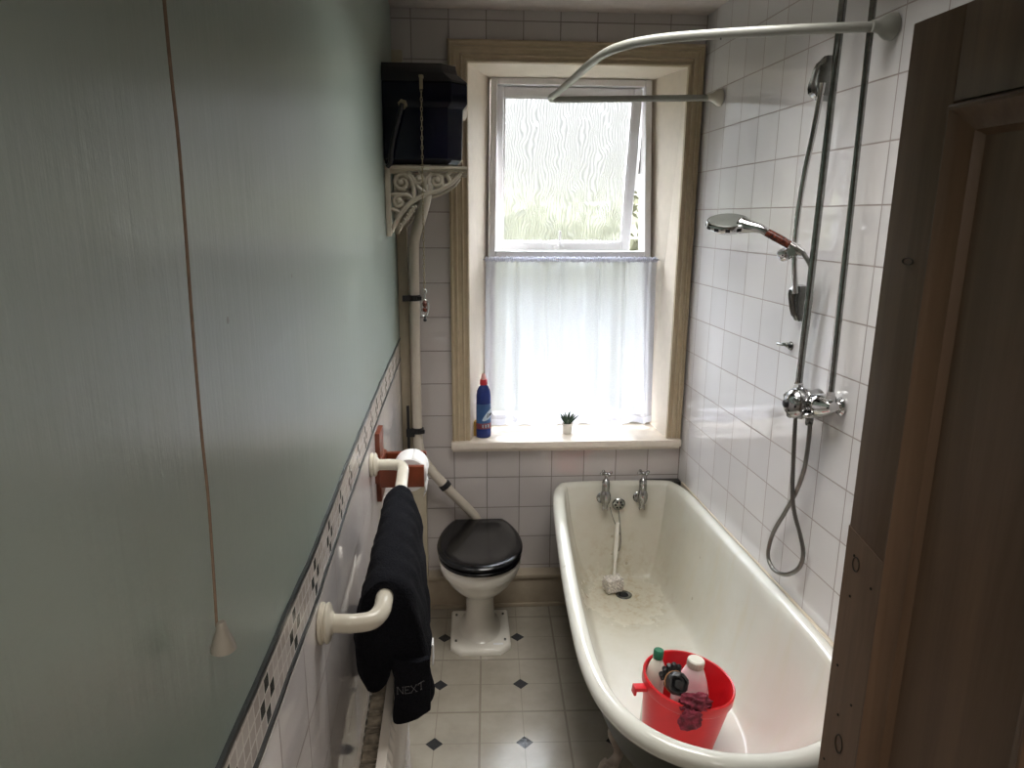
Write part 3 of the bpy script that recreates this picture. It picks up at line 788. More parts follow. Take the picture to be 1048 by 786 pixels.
def towel():
    y0, y1 = 1.165, 1.640; r = thing('towel', 'black towel folded over the ivory rail with grey lettering', 'towel', (-.155,1.4,.93))
    random.seed(5)
    # closed cross-section in x/z, thick folded cloth; front lobe towards the room, rear lobe by the wall
    out = [(-.210,1.010),(-.218,1.050),(-.216,1.10),(-.203,1.155),(-.184,1.188),(-.158,1.200),(-.128,1.190),(-.104,1.165),(-.090,1.12),(-.080,1.06),(-.076,1.015),(-.082,.985),(-.090,.972),(-.089,.955),(-.098,.944),(-.118,.940),(-.138,.944),(-.143,.960),(-.146,.995),(-.150,1.025),(-.154,1.045),(-.160,1.03),(-.168,1.013),(-.182,1.002),(-.198,1.001)]
    def cs(y):
        t = (y-y0)/(y1-y0); o = []
        rx = -.158-.018*t
        e = min(1, (y-y0)/.02, (y1-y)/.02); e = max(0, e)**.5
        drop = .055*math.sin(min(1,t*1.15)*PI*.5)
        P = catmull([(a,b-.036*max(0,min(1,(1.17-b)/.13))-(.014*max(0,min(1,(1.05-b)/.08)) if a>-.15 else 0),0) for a,b in out], 3, True)
        for p in P:
            dz = 1.17-p.y
            ang = math.atan2(p.y-1.1, p.x-rx)
            x = rx+(p.x+.158)*(.86+.14*e)*(1-.20*t) ; zz = p.y
            if dz > 0: zz = p.y - drop*dz/.22*1.0
            x += .006*math.sin(y*38+p.y*20)*(1-t*.3)*(dz/.2 if dz > 0 else .25) + .003*math.sin(y*95+p.y*55)
            x = max(x, XL(y)+.012)
            o.append((x, y, zz*1.0 - (1-e)*.004*(1 if p.y > 1.1 else -1)))
        return o
    m = MB(); N = 46; m.rings([cs(y0+(y1-y0)*i/N) for i in range(N+1)])
    def jit(co):
        return V((math.sin(co.z*70+co.y*31)*.0016, math.sin(co.x*80+co.z*33)*.0035, 0))
    m.build('cloth', M_towel, r, angle=70, jitter=jit)
    # overlapping corner with lettering, turned towards the door
    m = MB(); rs = []
    for i in range(17):
        t = i/16; x = -.1435+.066*t; yy = y0-.010-.007*math.sin(t*PI)+.010*max(0,t-.7)*3
        zt, zb = 1.045-.01*t, .935+.010*math.cos(t*PI*1.2)
        rs.append([(x, yy, zt), (x, yy-.002, (zt+zb)/2), (x, yy-.004, zb), (x, yy+.010, zb-.004), (x, yy+.016, (zt+zb)/2), (x, yy+.014, zt)])
    m.rings(rs); m.build('turned_corner', M_towel, r)
    m = MB(); m.box(-.076,-.073,y0+.05,y0+.075,.985,1.03); m.build('care_tag', M_paper, r, smooth=False)
    # lettering
    def stroke(mb, pts, sc=.0128, x0=0):
        P = []
        for a, b in pts:
            u = (x0+a)*sc; x = -.1370+u; t = (x+.1435)/.066
            yy = y0-.0152-.007*math.sin(t*PI)+.010*max(0,t-.7)*3
            P.append((x, yy, 0.974+b*.0145+u*.20))
        mb.tube(P, .00055, 5)
    m = MB(); w = .82
    stroke(m, [(0,0),(0,1)]); stroke(m, [(0,1),(w,0)]); stroke(m, [(w,0),(w,1)]); stroke(m, [(-.12,1),(.15,1)]); stroke(m, [(-.12,0),(.12,0)]); stroke(m, [(w-.12,1),(w+.12,1)])
    stroke(m, [(0,0),(0,1)], x0=1.15); stroke(m, [(-.1,1),(.62,1),(.62,.84)], x0=1.15); stroke(m, [(0,.52),(.48,.52)], x0=1.15); stroke(m, [(-.1,0),(.66,0),(.66,.16)], x0=1.15)
    stroke(m, [(0,1),(.8,0)], x0=2.0); stroke(m, [(0,0),(.8,1)], x0=2.0); stroke(m, [(-.1,1),(.14,1)], x0=2.0); stroke(m, [(.68,1),(.9,1)], x0=2.0); stroke(m, [(-.1,0),(.12,0)], x0=2.0); stroke(m, [(.66,0),(.9,0)], x0=2.0)
    stroke(m, [(-.02,.84),(0,1),(.8,1),(.82,.84)], x0=3.05); stroke(m, [(.4,0),(.4,1)], x0=3.05); stroke(m, [(.28,0),(.52,0)], x0=3.05)
    m.build('lettering', M_thread, r)
towel()

def roll_holder():
    y0 = 2.05; x0 = XL(2.1)
    r = thing('toilet_roll_holder', 'reddish wooden toilet roll holder on the left wall behind the towel', 'toilet roll holder', (x0,2.1,.98))
    m = MB(); M = T(0,0,0)
    pl = [(2.02,1.005),(2.02,1.125),(2.035,1.135),(2.035,1.20),(2.11,1.20),(2.11,1.135),(2.125,1.125),(2.125,1.005),(2.11,.99),(2.035,.99)]
    m.box(x0+.001, x0+.016, 2.035, 2.13, .985, 1.205, bev=.003); m.box(x0+.001,x0+.022, 2.005, 2.16, 1.055, 1.115, bev=.004)
    m.build('backplate', M_redwood, r)
    for yy in (2.010, 2.140):
        m = MB(); m.box(x0+.016, -.136, yy-.010, yy+.010, 1.045, 1.112, bev=.004); m.build('arm', M_redwood, r)
    m = MB(); m.cyl((-.183,2.012,1.080),(-.183,2.138,1.080),.011); m.build('spindle', M_redwood, r)
    t = thing('toilet_roll', 'part used white toilet roll on the wooden holder', 'toilet roll', (-.183,2.075,1.08))
    m = MB(); rs = []
    M = frame_to((0,1,0), (0,0,1), (-.183,2.024,1.074))
    m.lathe([(.020,0),(.052,0),(.053,.002),(.053,.100),(.052,.102),(.020,.102),(.020,0)], M, 40, caps=(False, False))
    m.build('roll', M_paper, t)
    m = MB(); rs = []
    for i in range(12):
        a = 1.2-2.2*i/11 if i < 8 else None
    pts = [(-.183+.0545*math.cos(a), 1.074+.0545*math.sin(a)) for a in [1.4-.28*i for i in range(8)]] + [(-.131,1.024),(-.140,1.004)]
    rs = [[(x, yy, z) for yy in (2.026, 2.06, 2.10, 2.124)] for x, z in pts]
    m.rings(rs, closed=False); s = m.build('loose_sheet', M_paper, t); sd = s.modifiers.new('s','SOLIDIFY'); sd.thickness = .0012
roll_holder()

def radiator():
    yA, yB = .62, 1.95; r = thing('radiator', 'white ribbed radiator on the left wall beneath the towel', 'radiator', (-.21,1.3,.1))
    xp = -.150; zt = .885; zb = .57
    def XP(y): return XL(y)+.105
    m = MB(); N = 440; rs = []
    for z in (zb, zb+.02, zt-.02, zt):
        rs.append([])
        for i in range(N+1):
            y = yA+(yB-yA)*i/N; ph = (i % 10)/10
            d = .007*(0.5-.5*math.cos(2*PI*ph)) if zb < z < zt else -.003
            rs[-1].append((XP(y)+d, y, z))
    front = rs
    m.rings([[p for p in r_] + [(XP(yB)-.016, yB, r_[0][2]), (XP(yA)-.016, yA, r_[0][2])] for r_ in front])
    m.build('panel', M_rad, r, angle=60)
    m = MB()
    k = 0; y = yA+.02
    while y < yB-.02:
        xa, xb = XL(y)+.054, XP(y)-.018
        m._add([(xa,y,zb+.03),(xb,y+.006,zb+.03),(xb,y+.006,zt-.015-.008*(k%2)),(xa,y,zt-.015-.008*(k%2))], [(0,1,2,3)])
        m.box((xa+xb)/2-.022, (xa+xb)/2+.022, y, y+.016, zt-.10, zt-.03)
        y += .024; k += 1
    m.build('convector', M_fin, r, smooth=False)
    m = MB()
    m.rings([[(XL(y)+.044,y,zb+.02),(XL(y)+.052,y,zb+.02),(XL(y)+.052,y,zt-.03),(XL(y)+.044,y,zt-.03)] for y in (yA,1.3,yB)])
    m.build('back_panel', M_rad, r, smooth=False)
    for yy in (.85, 1.7):
        m = MB(); m.box(XL(yy)+.001, XL(yy)+.044, yy-.015, yy+.015, zb+.06, zt-.06); m.build('wall_bracket', M_black, r)
    m = MB(); yy = yB+.045; m.cyl((XL(yB)+.07,yB-.01,zb+.03),(XL(yB)+.07,yy,zb+.03),.010); m.cyl((XL(yB)+.07,yy,0),(XL(yB)+.07,yy,zb+.03),.0075); m.cyl((XL(yB)+.07,yy,zb+.02),(XL(yB)+.07,yy,zb+.10),.017)
    m.build('valve', M_upvc, r)
    m = MB(); yy = yA-.045; m.cyl((XL(yA)+.07,yA+.01,zb+.03),(XL(yA)+.07,yy,zb+.03),.010); m.cyl((XL(yA)+.07,yy,0),(XL(yA)+.07,yy,zb+.05),.0075)
    m.build('valve', M_upvc, r)
radiator()

# pull cord hanging from the ceiling close to the left wall
def cord():
    r = thing('pull_cord', 'long tan light pull cord with a grey bell end near left wall', 'pull cord', (-.205,.54,1.5))
    return r
# position solved from the photograph's ray through the bell
# ------------------------------------------------------------------ camera
Rm = ((0.9980326477494155, 0.008169844575057587, -0.062161786218791454), (-0.06235944619105686, 0.23200135709138822, -0.9707145150756216), (0.006491032047064151, 0.972681152252563, 0.2320543956825434))
def ray(px, py):
    c = (px-524, -(py-393), -715.)
    return V([sum(Rm[i][j]*c[j] for j in range(3)) for i in range(3)])
def at_y(px, py, y): r_ = ray(px, py); k = y/r_.y; return V((r_.x*k, y, H+r_.z*k))
def at_x(px, py, x): r_ = ray(px, py); k = x/r_.x; return V((x, r_.y*k, H+r_.z*k))
def at_right(px, py, off=0.):
    r_ = ray(px, py); k = (1.007+D*.0476-off)/(r_.x+.0476*r_.y); return V((r_.x*k, r_.y*k, H+r_.z*k))
def at_z(px, py, z): r_ = ray(px, py); k = (z-H)/r_.z; return V((r_.x*k, r_.y*k, z))
cam = bpy.data.cameras.new('camera'); co = bpy.data.objects.new('camera', cam); C.objects.link(co)
cam.sensor_fit = 'HORIZONTAL'; cam.sensor_width = 36; cam.lens = 715/1048*36; cam.clip_start = .02
Mx = Matrix(Rm).to_4x4(); Mx.translation = V((0,0,H)); co.matrix_world = Mx
bpy.context.scene.camera = co

yc = .56
pb = at_y(228, 655, yc); pt = at_y(222, 642, yc); p3 = at_y(196, 320, yc); p0 = at_y(168, 0, yc)
r = thing('pull_cord', 'long tan pull cord with a grey bell end hanging near the left wall', 'pull cord', tuple(pb))
up = (p0-p3); top = p0+up*((CZ-p0.z)/up.z)
m = MB(); m.tube(catmull([top, (top+p0)/2, p0, at_y(184,160,yc), p3, at_y(206,440,yc), at_y(214,520,yc), pt], 6), .0013, 8); m.build('cord', M_cord, r)
m = MB(); d = (p3-pb).normalized()
m.lathe([(.0095,-.010),(.0112,-.009),(.0108,-.006),(.0075,.004),(.0048,.012),(.0038,.017),(.003,.018)], frame_to(d, (0,1,0), pb), 24); m.build('bell', M_bell, r)

# ------------------------------------------------------------------ bath
def bath():
    zr = .604
    drain = V((.690, 2.80, .192))
    root = thing('bathtub', 'cream enamelled roll top bath with dark outside along the right wall', 'bathtub', (.70,2.2,0))
    rim = [(.475,3.072),(.428,3.035),(.405,2.94),(.385,2.75),(.363,2.45),(.345,2.15),(.335,1.85),(.340,1.68),(.362,1.56),(.408,1.465),(.478,1.395),(.565,1.352),(.665,1.335),(.775,1.345),(.875,1.385),(.955,1.450),(1.010,1.545),(1.035,1.66),(1.038,1.85),(1.026,2.15),(1.012,2.45),(.998,2.75),(.985,2.94),(.960,3.035),(.915,3.072),(.70,3.080)]
    bot = [(.585,2.925),(.560,2.90),(.545,2.84),(.535,2.68),(.522,2.43),(.510,2.17),(.505,1.98),(.510,1.90),(.525,1.83),(.555,1.775),(.595,1.735),(.635,1.712),(.685,1.705),(.735,1.712),(.785,1.735),(.830,1.775),(.862,1.83),(.880,1.90),(.885,1.98),(.880,2.17),(.872,2.43),(.862,2.68),(.852,2.84),(.838,2.90),(.812,2.925),(.70,2.93)]
    R = [V((p.x,p.y,0)) for p in catmull([(a,b,0) for a,b in rim], 4, True)]
    B = [V((p.x,p.y,0)) for p in catmull([(a,b,0) for a,b in bot], 4, True)]
    n = len(R)
    nor = []
    for i in range(n):
        t = (R[(i+1)%n]-R[i-1]).normalized(); q_ = V((t.y,-t.x,0))
        c = V((.69,2.2,0))
        if q_.dot(c-R[i]) > 0: q_ = -q_
        nor.append(q_)           # outward
    m = MB(); rr = .027; rs = []
    # roll: from outer underside over the top to the inside
    for k in range(13):
        a = -PI*.42 + k*(PI*.42+PI*.93)/12     # angle measured from outward
        rs.append([R[i]+nor[i]*(rr*math.cos(a)) + V((0,0,zr+rr*math.sin(a))) for i in range(n)])
    inner0 = [R[i]-nor[i]*(rr*1.02) for i in range(n)]
    def wallring(th, off=0.):
        s_, c_ = math.sin(th), math.cos(th)
        o = []
        zb_ = .195
        for i in range(n):
            y = R[i].y
            near = max(0, min(1, (1.95-y)/.55)); far = max(0, min(1, (y-2.85)/.2))
            lin = .28 + .55*near + .10*far
            a = lin*s_ + (1-lin)*(1-c_)
            p = inner0[i].lerp(B[i], a)
            o.append(p + V((0,0,(zr+rr*.15)+( (zb_+.004*(B[i].y<2.3)*0) -(zr+rr*.15))*s_)) + nor[i]*off*c_ + V((0,0,-off*s_)))
        return o
    for k in range(1, 19): rs.append(wallring(PI/2*k/18))
    last = rs[-1]
    cen = lambda p: V((.692, max(1.95, min(2.80, p.y)), 0))
    for f in (.8, .55, .3, .1):
        rs.append([V((0,0,.195-.004*(1-f)))+ (V((p.x,p.y,0))*f + cen(p)*(1-f)) for p in last])
    m.rings(rs, caps=(False, False))
    # close the centre with a strip
    tub = None
    mb = m.bm; mb.verts.ensure_lookup_table()
    lastv = mb.verts[-n:]
    try: mb.faces.new(lastv)
    except ValueError: pass
    # subtract so that the enamel's own coordinates start at the plug hole
    off = V(drain)
    for v in mb.verts: v.co -= off
    bmesh.ops.recalc_face_normals(mb, faces=mb.faces[:])
    me = bpy.data.meshes.new('basin'); mb.to_mesh(me); mb.free(); me.materials.append(M_bath)
    me.polygons.foreach_set('use_smooth', [True]*len(me.polygons))
    tub = bpy.data.objects.new('basin', me); C.objects.link(tub); tub.parent = root; tub.location = off-root.location
    # outer shell
    m = MB(); rs = []
    for k in range(0, 19):
        th = PI/2*k/18; rs.append(wallring(th, .014))
    for i in range(n): rs[0][i] = rs[0][i] + V((0,0,-.012))
    m.rings(rs, caps=(False, True)); m.build('outer_shell', M_shell, root, angle=180)
    # feet
    for (fx_, fy_, dx, dy) in ((.535,2.03,-1,-.60),(.855,2.03,1,-.60),(.575,2.72,-1,.15),(.825,2.72,1,.15)):
        m = MB(); d = V((dx,dy,0)).normalized()
        b = V((fx_,fy_,0))
        pts = catmull([b+d*-.01+V((0,0,.148)), b+d*.035+V((0,0,.160)), b+d*.062+V((0,0,.150)), b+d*.045+V((0,0,.10)), b+d*.035+V((0,0,.055)), b+d*.060+V((0,0,.026)), b+d*.085+V((0,0,.018))], 5)
        nn = len(pts); rad = [.030-.013*min(1,i/(nn*.55)) + (.010*max(0,(i-nn*.7)/(nn*.3))) for i in range(nn)]
        rad[-1] = .012
        m.tube(pts, rad, 12)
        sd = V((-d.y,d.x,0))
        for s_ in (-1,0,1):
            e = b+d*.070+sd*.020*s_
            m.tube([e+V((0,0,.028)), e+d*.022+V((0,0,.022)), e+d*.036+V((0,0,.010))], [.012,.011,.006], 8)
        # leaf flange against the tub
        m.tube([b+d*.005+V((0,0,.150)), b+d*.03+V((0,0,.156))], [.026,.024], 10)
        zmin = min(v.co.z for v in m.bm.verts)
        for v in m.bm.verts:
            if v.co.z < .0: v.co.z = 0.0
        m.build('foot', M_foot, root)
    # plug hole
    m = MB(); M = T(.690,2.80,.1935)
    m.lathe([(.036,0),(.037,.002),(.034,.004),(.026,.004),(.022,.0015),(.018,.001)], M, 30); m.build('plug_hole', M_dchrome, root)
    m = MB(); m.cyl((.690,2.80,.1950),(.690,2.80,.1960),.020); m.build('drain_opening', M_hole, root)
    # overflow rose on the tap end
    yo = 3.030; zo = .535; M = frame_to((0,-1,-.12), (0,0,1), (.700,yo-.002,zo))
    m = MB(); m.lathe([(.031,0),(.032,.003),(.028,.008),(.012,.0105),(.0,.011)], M, 30, caps=(True,False)); ov = m.build('overflow', M_dchrome, root)
    m = MB()
    for k in range(6):
        a = k*PI/3; c = M@V((.016*math.cos(a), .016*math.sin(a), .0088)); c2_ = M@V((.016*math.cos(a), .016*math.sin(a), .0115)); m.cyl(c, c2_, .0048, seg=10)
    m.build('overflow_holes', M_hole, ov)
    m = MB(); pts = catmull([M@V((0,-.026,.008)), (.702,3.005,.47), (.706,2.985,.40), (.704,2.972,.345),(.694,2.966,.325),(.684,2.97,.335),(.690,2.975,.36)], 8)
    m.tube(pts, .0026, 6); pts = catmull([(.655,3.005,.53),(.668,2.995,.48),(.690,2.985,.43),(.703,2.982,.40)], 8); m.tube(pts, .0022, 6)
    m.build('plug_chain', M_dchrome, root)
    # globe taps
    for tx in (.632, .806):
        yt = 3.020; zt = .632
        m = MB(); m.cyl((tx-.004,yt+.040,zt-.070),(tx-.004,yt-.012,zt-.060),.018,.022); m.lathe([(.027,0),(.028,.004),(.022,.010)], frame_to((0,-1,0),(0,0,1),(tx-.008,3.046,zt-.070)), 24)
        m.lathe([(.011,-.108),(.013,-.107),(.013,-.092),(.020,-.080),(.026,-.060),(.0255,-.040),(.019,-.024),(.0175,-.020),(.0185,-.018),(.0180,.020),(.014,.032),(.008,.036),(.006,.040),(.006,.056)], T(tx,yt-.012,zt), 28)
        for s_ in (-1,1): m.box(tx+s_*.011-.002, tx+s_*.011+.002, yt-.02, yt-.004, zt-.118, zt-.095)
        tp = m.build('tap', M_tapc, root)
        m = MB(); c = V((tx,yt-.012,zt+.062)); m.ball(c, .010, sc=(1,1,.8))
        a0 = .35
        for k in range(4):
            a = a0+k*PI/2; e = c+V((math.cos(a)*.026, math.sin(a)*.026, .003)); m.cyl(c, e, .0042, .0048, 10); m.ball(e, .0075)
        m.build('cross_handle', M_tapc, tp)
    # sealing strip along the wall
    m = MB(); rs = []
    for i in range(13):
        y = 1.72+(3.06-1.72)*i/12; x1 = XR(y)-.001; x0 = 1.055 if y < 1.9 else lerp(1.055, 1.010, (y-1.9)/1.16)
        x0 = min(x0, x1-.006); rs.append([(x0,y,zr+.006),(x1,y,zr+.010),(x1,y,zr+.024),(x1-.006,y,zr+.024),(x0,y,zr+.014)])
    m.rings(rs); m.build('sealing_strip', M_cream, root)
    m = MB(); m.box(.47, 1.005, 3.098, D-.001, zr-.012, zr+.010, bev=.003); m.box(.84, 1.006, 3.070, D-.001, zr-.004, zr+.020, bev=.004); m.build('rear_sealing_strip', M_sealant, root)
bath()

# toilet brush leaning in the tap end of the bath
r = thing('toilet_brush', 'white brush standing head down near the plug hole in the bath', 'brush', (.648,2.845,.198))
m = MB(); a = V((.650,2.84,.235)); b = V((.690,2.985,.46)); m.tube([a, a.lerp(b,.35), a.lerp(b,.5), b], [.0065,.0065,.0105,.0095], 12); m.build('handle', M_brushh, r)
m = MB(); M = T(.646,2.838,.199) @ RZ(.25)
m.box(-.038,.038,-.030,.030,0,.062,M=M,bev=.008)
def jb(co): return V((math.sin(co.y*400+co.z*300), math.sin(co.x*350+co.z*410), math.sin(co.x*390)))*.0006
for _ in range(260):
    x_, y_, z_ = random.uniform(-.037,.037), random.uniform(-.029,.029), random.uniform(.004,.060)
    f_ = random.choice(((1,0,0),(-1,0,0),(0,-1,0),(0,-1,0),(0,0,1)))
    p = V((.037*f_[0] if f_[0] else x_, .029*f_[1] if f_[1] else y_, .060 if f_[2] else z_)); m.ball(M@p, .0048, seg=6)
m.build('bristles', M_bristle, r, jitter=jb)

# ------------------------------------------------------------------ bucket and its contents
BM = T(.652,1.875,.1965+.014) @ RY(.115) @ RX(.02)
r = thing('bucket', 'red plastic bucket standing in the bath full of cleaning things', 'bucket', (.652,1.875,.197))
m = MB()
m.lathe([(.001,.0),(.104,.0),(.109,.004),(.136,.203),(.139,.204),(.142,.208),(.1425,.236),(.139,.240),(.135,.238),(.1335,.225),(.107,.008),(.001,.006)], BM, 56, caps=(True,True)); m.build('body', M_red, r)
for a in (PI+.12,):
    c_, s_ = math.cos(a), math.sin(a)
    m = MB(); m.box(-.012,.034,-.013,.013,.200,.213,M=BM@T(.142*c_,.142*s_,0)@RZ(a),bev=.002); m.box(.028,.036,-.013,.013,.186,.213,M=BM@T(.142*c_,.142*s_,0)@RZ(a),bev=.002)
    m.build('lug', M_red, r)

def cpos(x, y, z): return BM @ V((x,y,z))
# small bottle with green cap
M = BM @ T(-.084,.038,.030) @ RY(-.03) @ RX(-.05)
r = thing('green_capped_bottle', 'off white bottle with a dark green cap in the red bucket', 'bottle', tuple(M@V((0,0,0))))
m = MB(); m.lathe([(.026,0),(.030,.004),(.031,.15),(.030,.185),(.024,.215),(.015,.235),(.013,.240)], M, 28); m.build('body', M_offwhite, r)
m = MB(); m.lathe([(.0155,.238),(.0165,.240),(.0165,.264),(.014,.267)], M, 24); m.build('cap', M_greencap, r)
# big squarish bottle with white cap, pinkish
M = BM @ T(.022,.010,.012) @ RZ(-.35) @ RY(-.02)@ Matrix.Diagonal((1.22,1.2,1.06,1))
r = thing('white_capped_bottle', 'pale pink tinged bottle with a white cap in the red bucket', 'bottle', tuple(M@V((0,0,0))))
m = MB(); rs = []
for hx, hy, z in ((.040,.028,0),(.046,.034,.005),(.047,.035,.14),(.046,.034,.165),(.036,.028,.205),(.024,.022,.238),(.019,.019,.247)):
    rs.append(sect(0,0,hx,hy,z,36,3.2 if z < .2 else 2.2))
m.rings(rs, M=M); m.build('body', M_pinkb, r)
m = MB(); m.lathe([(.0205,.246),(.0215,.248),(.0215,.268),(.019,.271)], M, 30)
for k in range(20):
    a = 2*PI*k/20; m.cyl(M@V((.0216*math.cos(a),.0216*math.sin(a),.249)), M@V((.0216*math.cos(a),.0216*math.sin(a),.267)), .0009, seg=5)
m.build('cap', M_offwhite, r)
# rolled black rubber gloves with a band
G0 = cpos(-.068,-.066,.268)
r = thing('rubber_gloves', 'rolled black rubber gloves held by a band on the bucket rim', 'gloves', tuple(G0))
m = MB(); ax_ = V((.02,-.78,.42)).normalized(); M = frame_to(ax_, (0,0,1), G0)
m.lathe([(.010,-.036),(.024,-.034),(.031,-.020),(.029,-.006),(.033,.008),(.034,.020),(.029,.032),(.024,.034),(.021,.026),(.015,.024),(.013,.034),(.006,.036)], M, 30)
m.build('rolled_cuffs', M_rubber, r, jitter=lambda c: V((math.sin(c.z*210+c.y*90), math.sin(c.x*190), math.sin(c.x*230+c.y*170)))*.0016)
m = MB()
for k, (u, w, L) in enumerate(((-.020,.026,.030),(-.008,.032,.034),(.004,.033,.036),(.016,.029,.032),(-.030,.010,.026))):
    a = M@V((u,w*.7,-.020)); d = (V((0,0,1))*.6+V((u*8,.35,0))).normalized()
    m.tube([a, a+d*L*.5, a+d*L*.85+V((0,-.006,0)), a+d*L+V((0,-.010,-.002))], [.0085,.0088,.0078,.005], 10)
m.build('fingers', M_rubber, r)
m = MB(); m.torus((0,0,-.002), .0325, .0016, M=M, seg=30, s2=6); m.build('rubber_band', M_band, r)
# crumpled dark pink cloth over the rim
def crumple(name, pts_c, mat, seed, size):
    random.seed(seed); bm = bmesh.new(); bmesh.ops.create_icosphere(bm, subdivisions=5, radius=1)
    from mathutils import noise
    for v in bm.verts:
        d = v.co.normalized(); nz = noise.fractal(d*1.5+V((seed,0,0)), 1.1, 2.1, 3)
        rd = abs(noise.noise(d*3.5+V((0,seed,0))))
        v.co = V((d.x*size[0], d.y*size[1], d.z*size[2]))*(1+.22*nz-.55*abs(noise.noise(d*1.7+V((seed*2,seed,0))))-.22*rd+.30)
    return bm
r = thing('cleaning_cloth', 'crumpled dark pink cloth drooping over the bucket rim below the gloves', 'cloth', tuple(cpos(.03,-.11,.22)))
m = MB(); m.bm.free(); m.bm = crumple('c', None, M_maroon, 3, (.045,.024,.034))
bmesh.ops.transform(m.bm, matrix=BM @ T(-.020,-.118,.240) @ RX(.5) @ RY(.15), verts=m.bm.verts[:])
m.build('bunched_cloth', M_maroon, r, angle=180)
m = MB(); m.bm.free(); m.bm = crumple('c', None, M_maroon, 9, (.030,.012,.032))
bmesh.ops.transform(m.bm, matrix=BM @ T(-.036,-.150,.208), verts=m.bm.verts[:])
m.build('hanging_corner', M_maroon, r, angle=180)

# ------------------------------------------------------------------ shower
def shower():
    # riser with slider, rail holders
    A = at_right(843,72,.045); Bp = at_right(815,315,.045)
    r = thing('shower_riser_rail', 'curved chrome riser bar with tapered end brackets on the right wall', 'shower rail', tuple(Bp))
    path = catmull([at_right(842,85,.05), at_right(834,128,.062), at_right(823,180,.075), at_right(815,232,.08), at_right(813,270,.075), at_right(814,300,.06)], 8)
    m = MB(); m.tube(path, .0085, 14); m.build('bar', M_chrome, r)
    for (p0_, p1_, w0, w1) in (((850,59),(851,101),.036,.078), ((824,292),(819,328),.054,.026)):
        a, b = at_right(*p0_, .0008), at_right(*p1_, .0008)
        ax = (b-a).normalized(); nw = V((-1,-.0476,0)).normalized(); sd = ax.cross(nw)
        m = MB(); rs = []
        for i in range(9):
            t = i/8; e = w0+(w1-w0)*t; c = a.lerp(b, t); w = .014+.10*(e-.026); k0 = 1-.35*(abs(t-.5)*2)**4; e *= k0
            rs.append([c+sd*w, c+sd*w*.95+nw*e*.7, c+sd*w*.5+nw*e, c-sd*w*.5+nw*e, c-sd*w*.95+nw*e*.7, c-sd*w])
        m.rings(rs)
        for k in (-.45, 0, .45):
            m.tube([rs[i][3].lerp(rs[i][2], .5+k)+nw*.0008 for i in range(1,8)], .0016, 6)
        m.build('end_bracket', M_dchrome, r, angle=50)
    S = at_right(813,256,.078)
    m = MB(); m.lathe([(.015,-.018),(.017,-.016),(.017,.016),(.015,.018)], frame_to((path[30]-path[20]), (0,1,0), S), 24)
    Hc = at_right(800,254,.10)
    m.lathe([(.016,-.02),(.021,-.014),(.022,.006),(.018,.012)], frame_to((-.3,.0,.5),(0,1,0),at_right(803,259,.10)), 24)
    m.cyl(S, S+V((0,.035,.006)), .009, .011); m.cyl(S+V((-.005,-.01,0)), S+V((-.03,-.045,-.004)), .0095, .012)
    m.build('slider', M_chrome, r)
    # shower head held in the slider
    tip = at_y(822,259,2.04); gr = at_y(800,246,2.08); neck = at_y(778,234,2.12); hd = at_y(745,228,2.20)
    r = thing('handheld_shower', 'chrome handheld shower head with a brown speckled grip', 'shower head', tuple(hd))
    m = MB(); m.tube([tip, tip.lerp(gr,.4)], [.0105,.0135], 18); m.cyl(tip.lerp(gr,.35), gr.lerp(tip,.4), .015, .0145)
    m.tube(catmull([neck.lerp(gr,.35), neck, neck.lerp(hd,.35), neck.lerp(hd,.62)],5), [.0125,.0127,.0130,.0133,.0137,.0145,.0150,.016,.017,.019,.0205,.022,.024,.026,.026,.024][:16], 20)
    m.build('handle', M_chrome, r)
    m = MB(); m.tube([gr.lerp(tip,.4), gr, gr.lerp(neck,.5), neck.lerp(gr,.3)], [.0128,.0132,.0130,.0126], 18); m.build('grip', M_brown, r)
    dh = (neck-hd).normalized(); tocam = (V((0,0,H))-hd).normalized()
    nrm = (V((0,0,1))+tocam*.36-dh*(V((0,0,1))+tocam*.36).dot(dh)).normalized()
    M = frame_to(nrm, dh, hd)
    m = MB(); m.lathe([(.02,-.026),(.048,-.022),(.064,-.010),(.067,-.004),(.067,.004),(.064,.008),(.058,.009)], M, 48); m.build('spray_body', M_chrome, r)
    m = MB(); m.lathe([(.060,.0085),(.058,.0105),(.02,.0125),(.001,.013)], M, 48); m.build('spray_face', M_grey, r)
    m = MB()
    for k in range(12):
        a = 2*PI*k/12; m.box(-.007,.007,-.002,.002,-.008,.002,M=M@RZ(a)@T(0,.0662,0))
    m.build('nozzle_slots', M_hole, r)
    # mixer valve
    C0 = at_right(838,413,.001)
    r = thing('shower_mixer', 'chrome shower mixer valve on the right wall above the bath', 'shower mixer', tuple(C0))
    nw = V((-1,-.0476,.03)).normalized(); M = frame_to(nw, (0,0,1), C0); L = .104
    m = MB(); m.lathe([(.044,0),(.046,.004),(.043,.012),(.040,.020),(.042,.032),(.0455,.042),(.0465,.050),(.045,.052)], M, 40)
    m.tube(catmull([at_right(853,417,.034), at_right(848,416,.036), at_right(842,415,.036), at_right(834,413,.035), at_right(824,411,.03)],5), [.015,.017,.019,.021,.023,.026,.028,.030,.032,.034,.035,.035,.034,.033,.032,.031,.030,.029,.028,.026,.024], 20)
    m.build('valve_body', M_chrome, r)
    m = MB(); m.lathe([(.045,.053),(.0480,.054),(.0485,.060),(.0465,.062),(.0465,.064),(.0475,.066),(.0465,.078),(.041,.090),(.030,.099),(.016,L),(.004,L+.001)], M, 40)
    k_ = m.build('temperature_knob', M_tapc, r)
    for k in range(3):
        aa = k*2*PI/3+.55; m = MB(); m.ball(M@V((.033*math.cos(aa),.033*math.sin(aa),.088)), .0125, sc=(.9,1,1)); m.build('knob_grip', M_dchrome, k_)
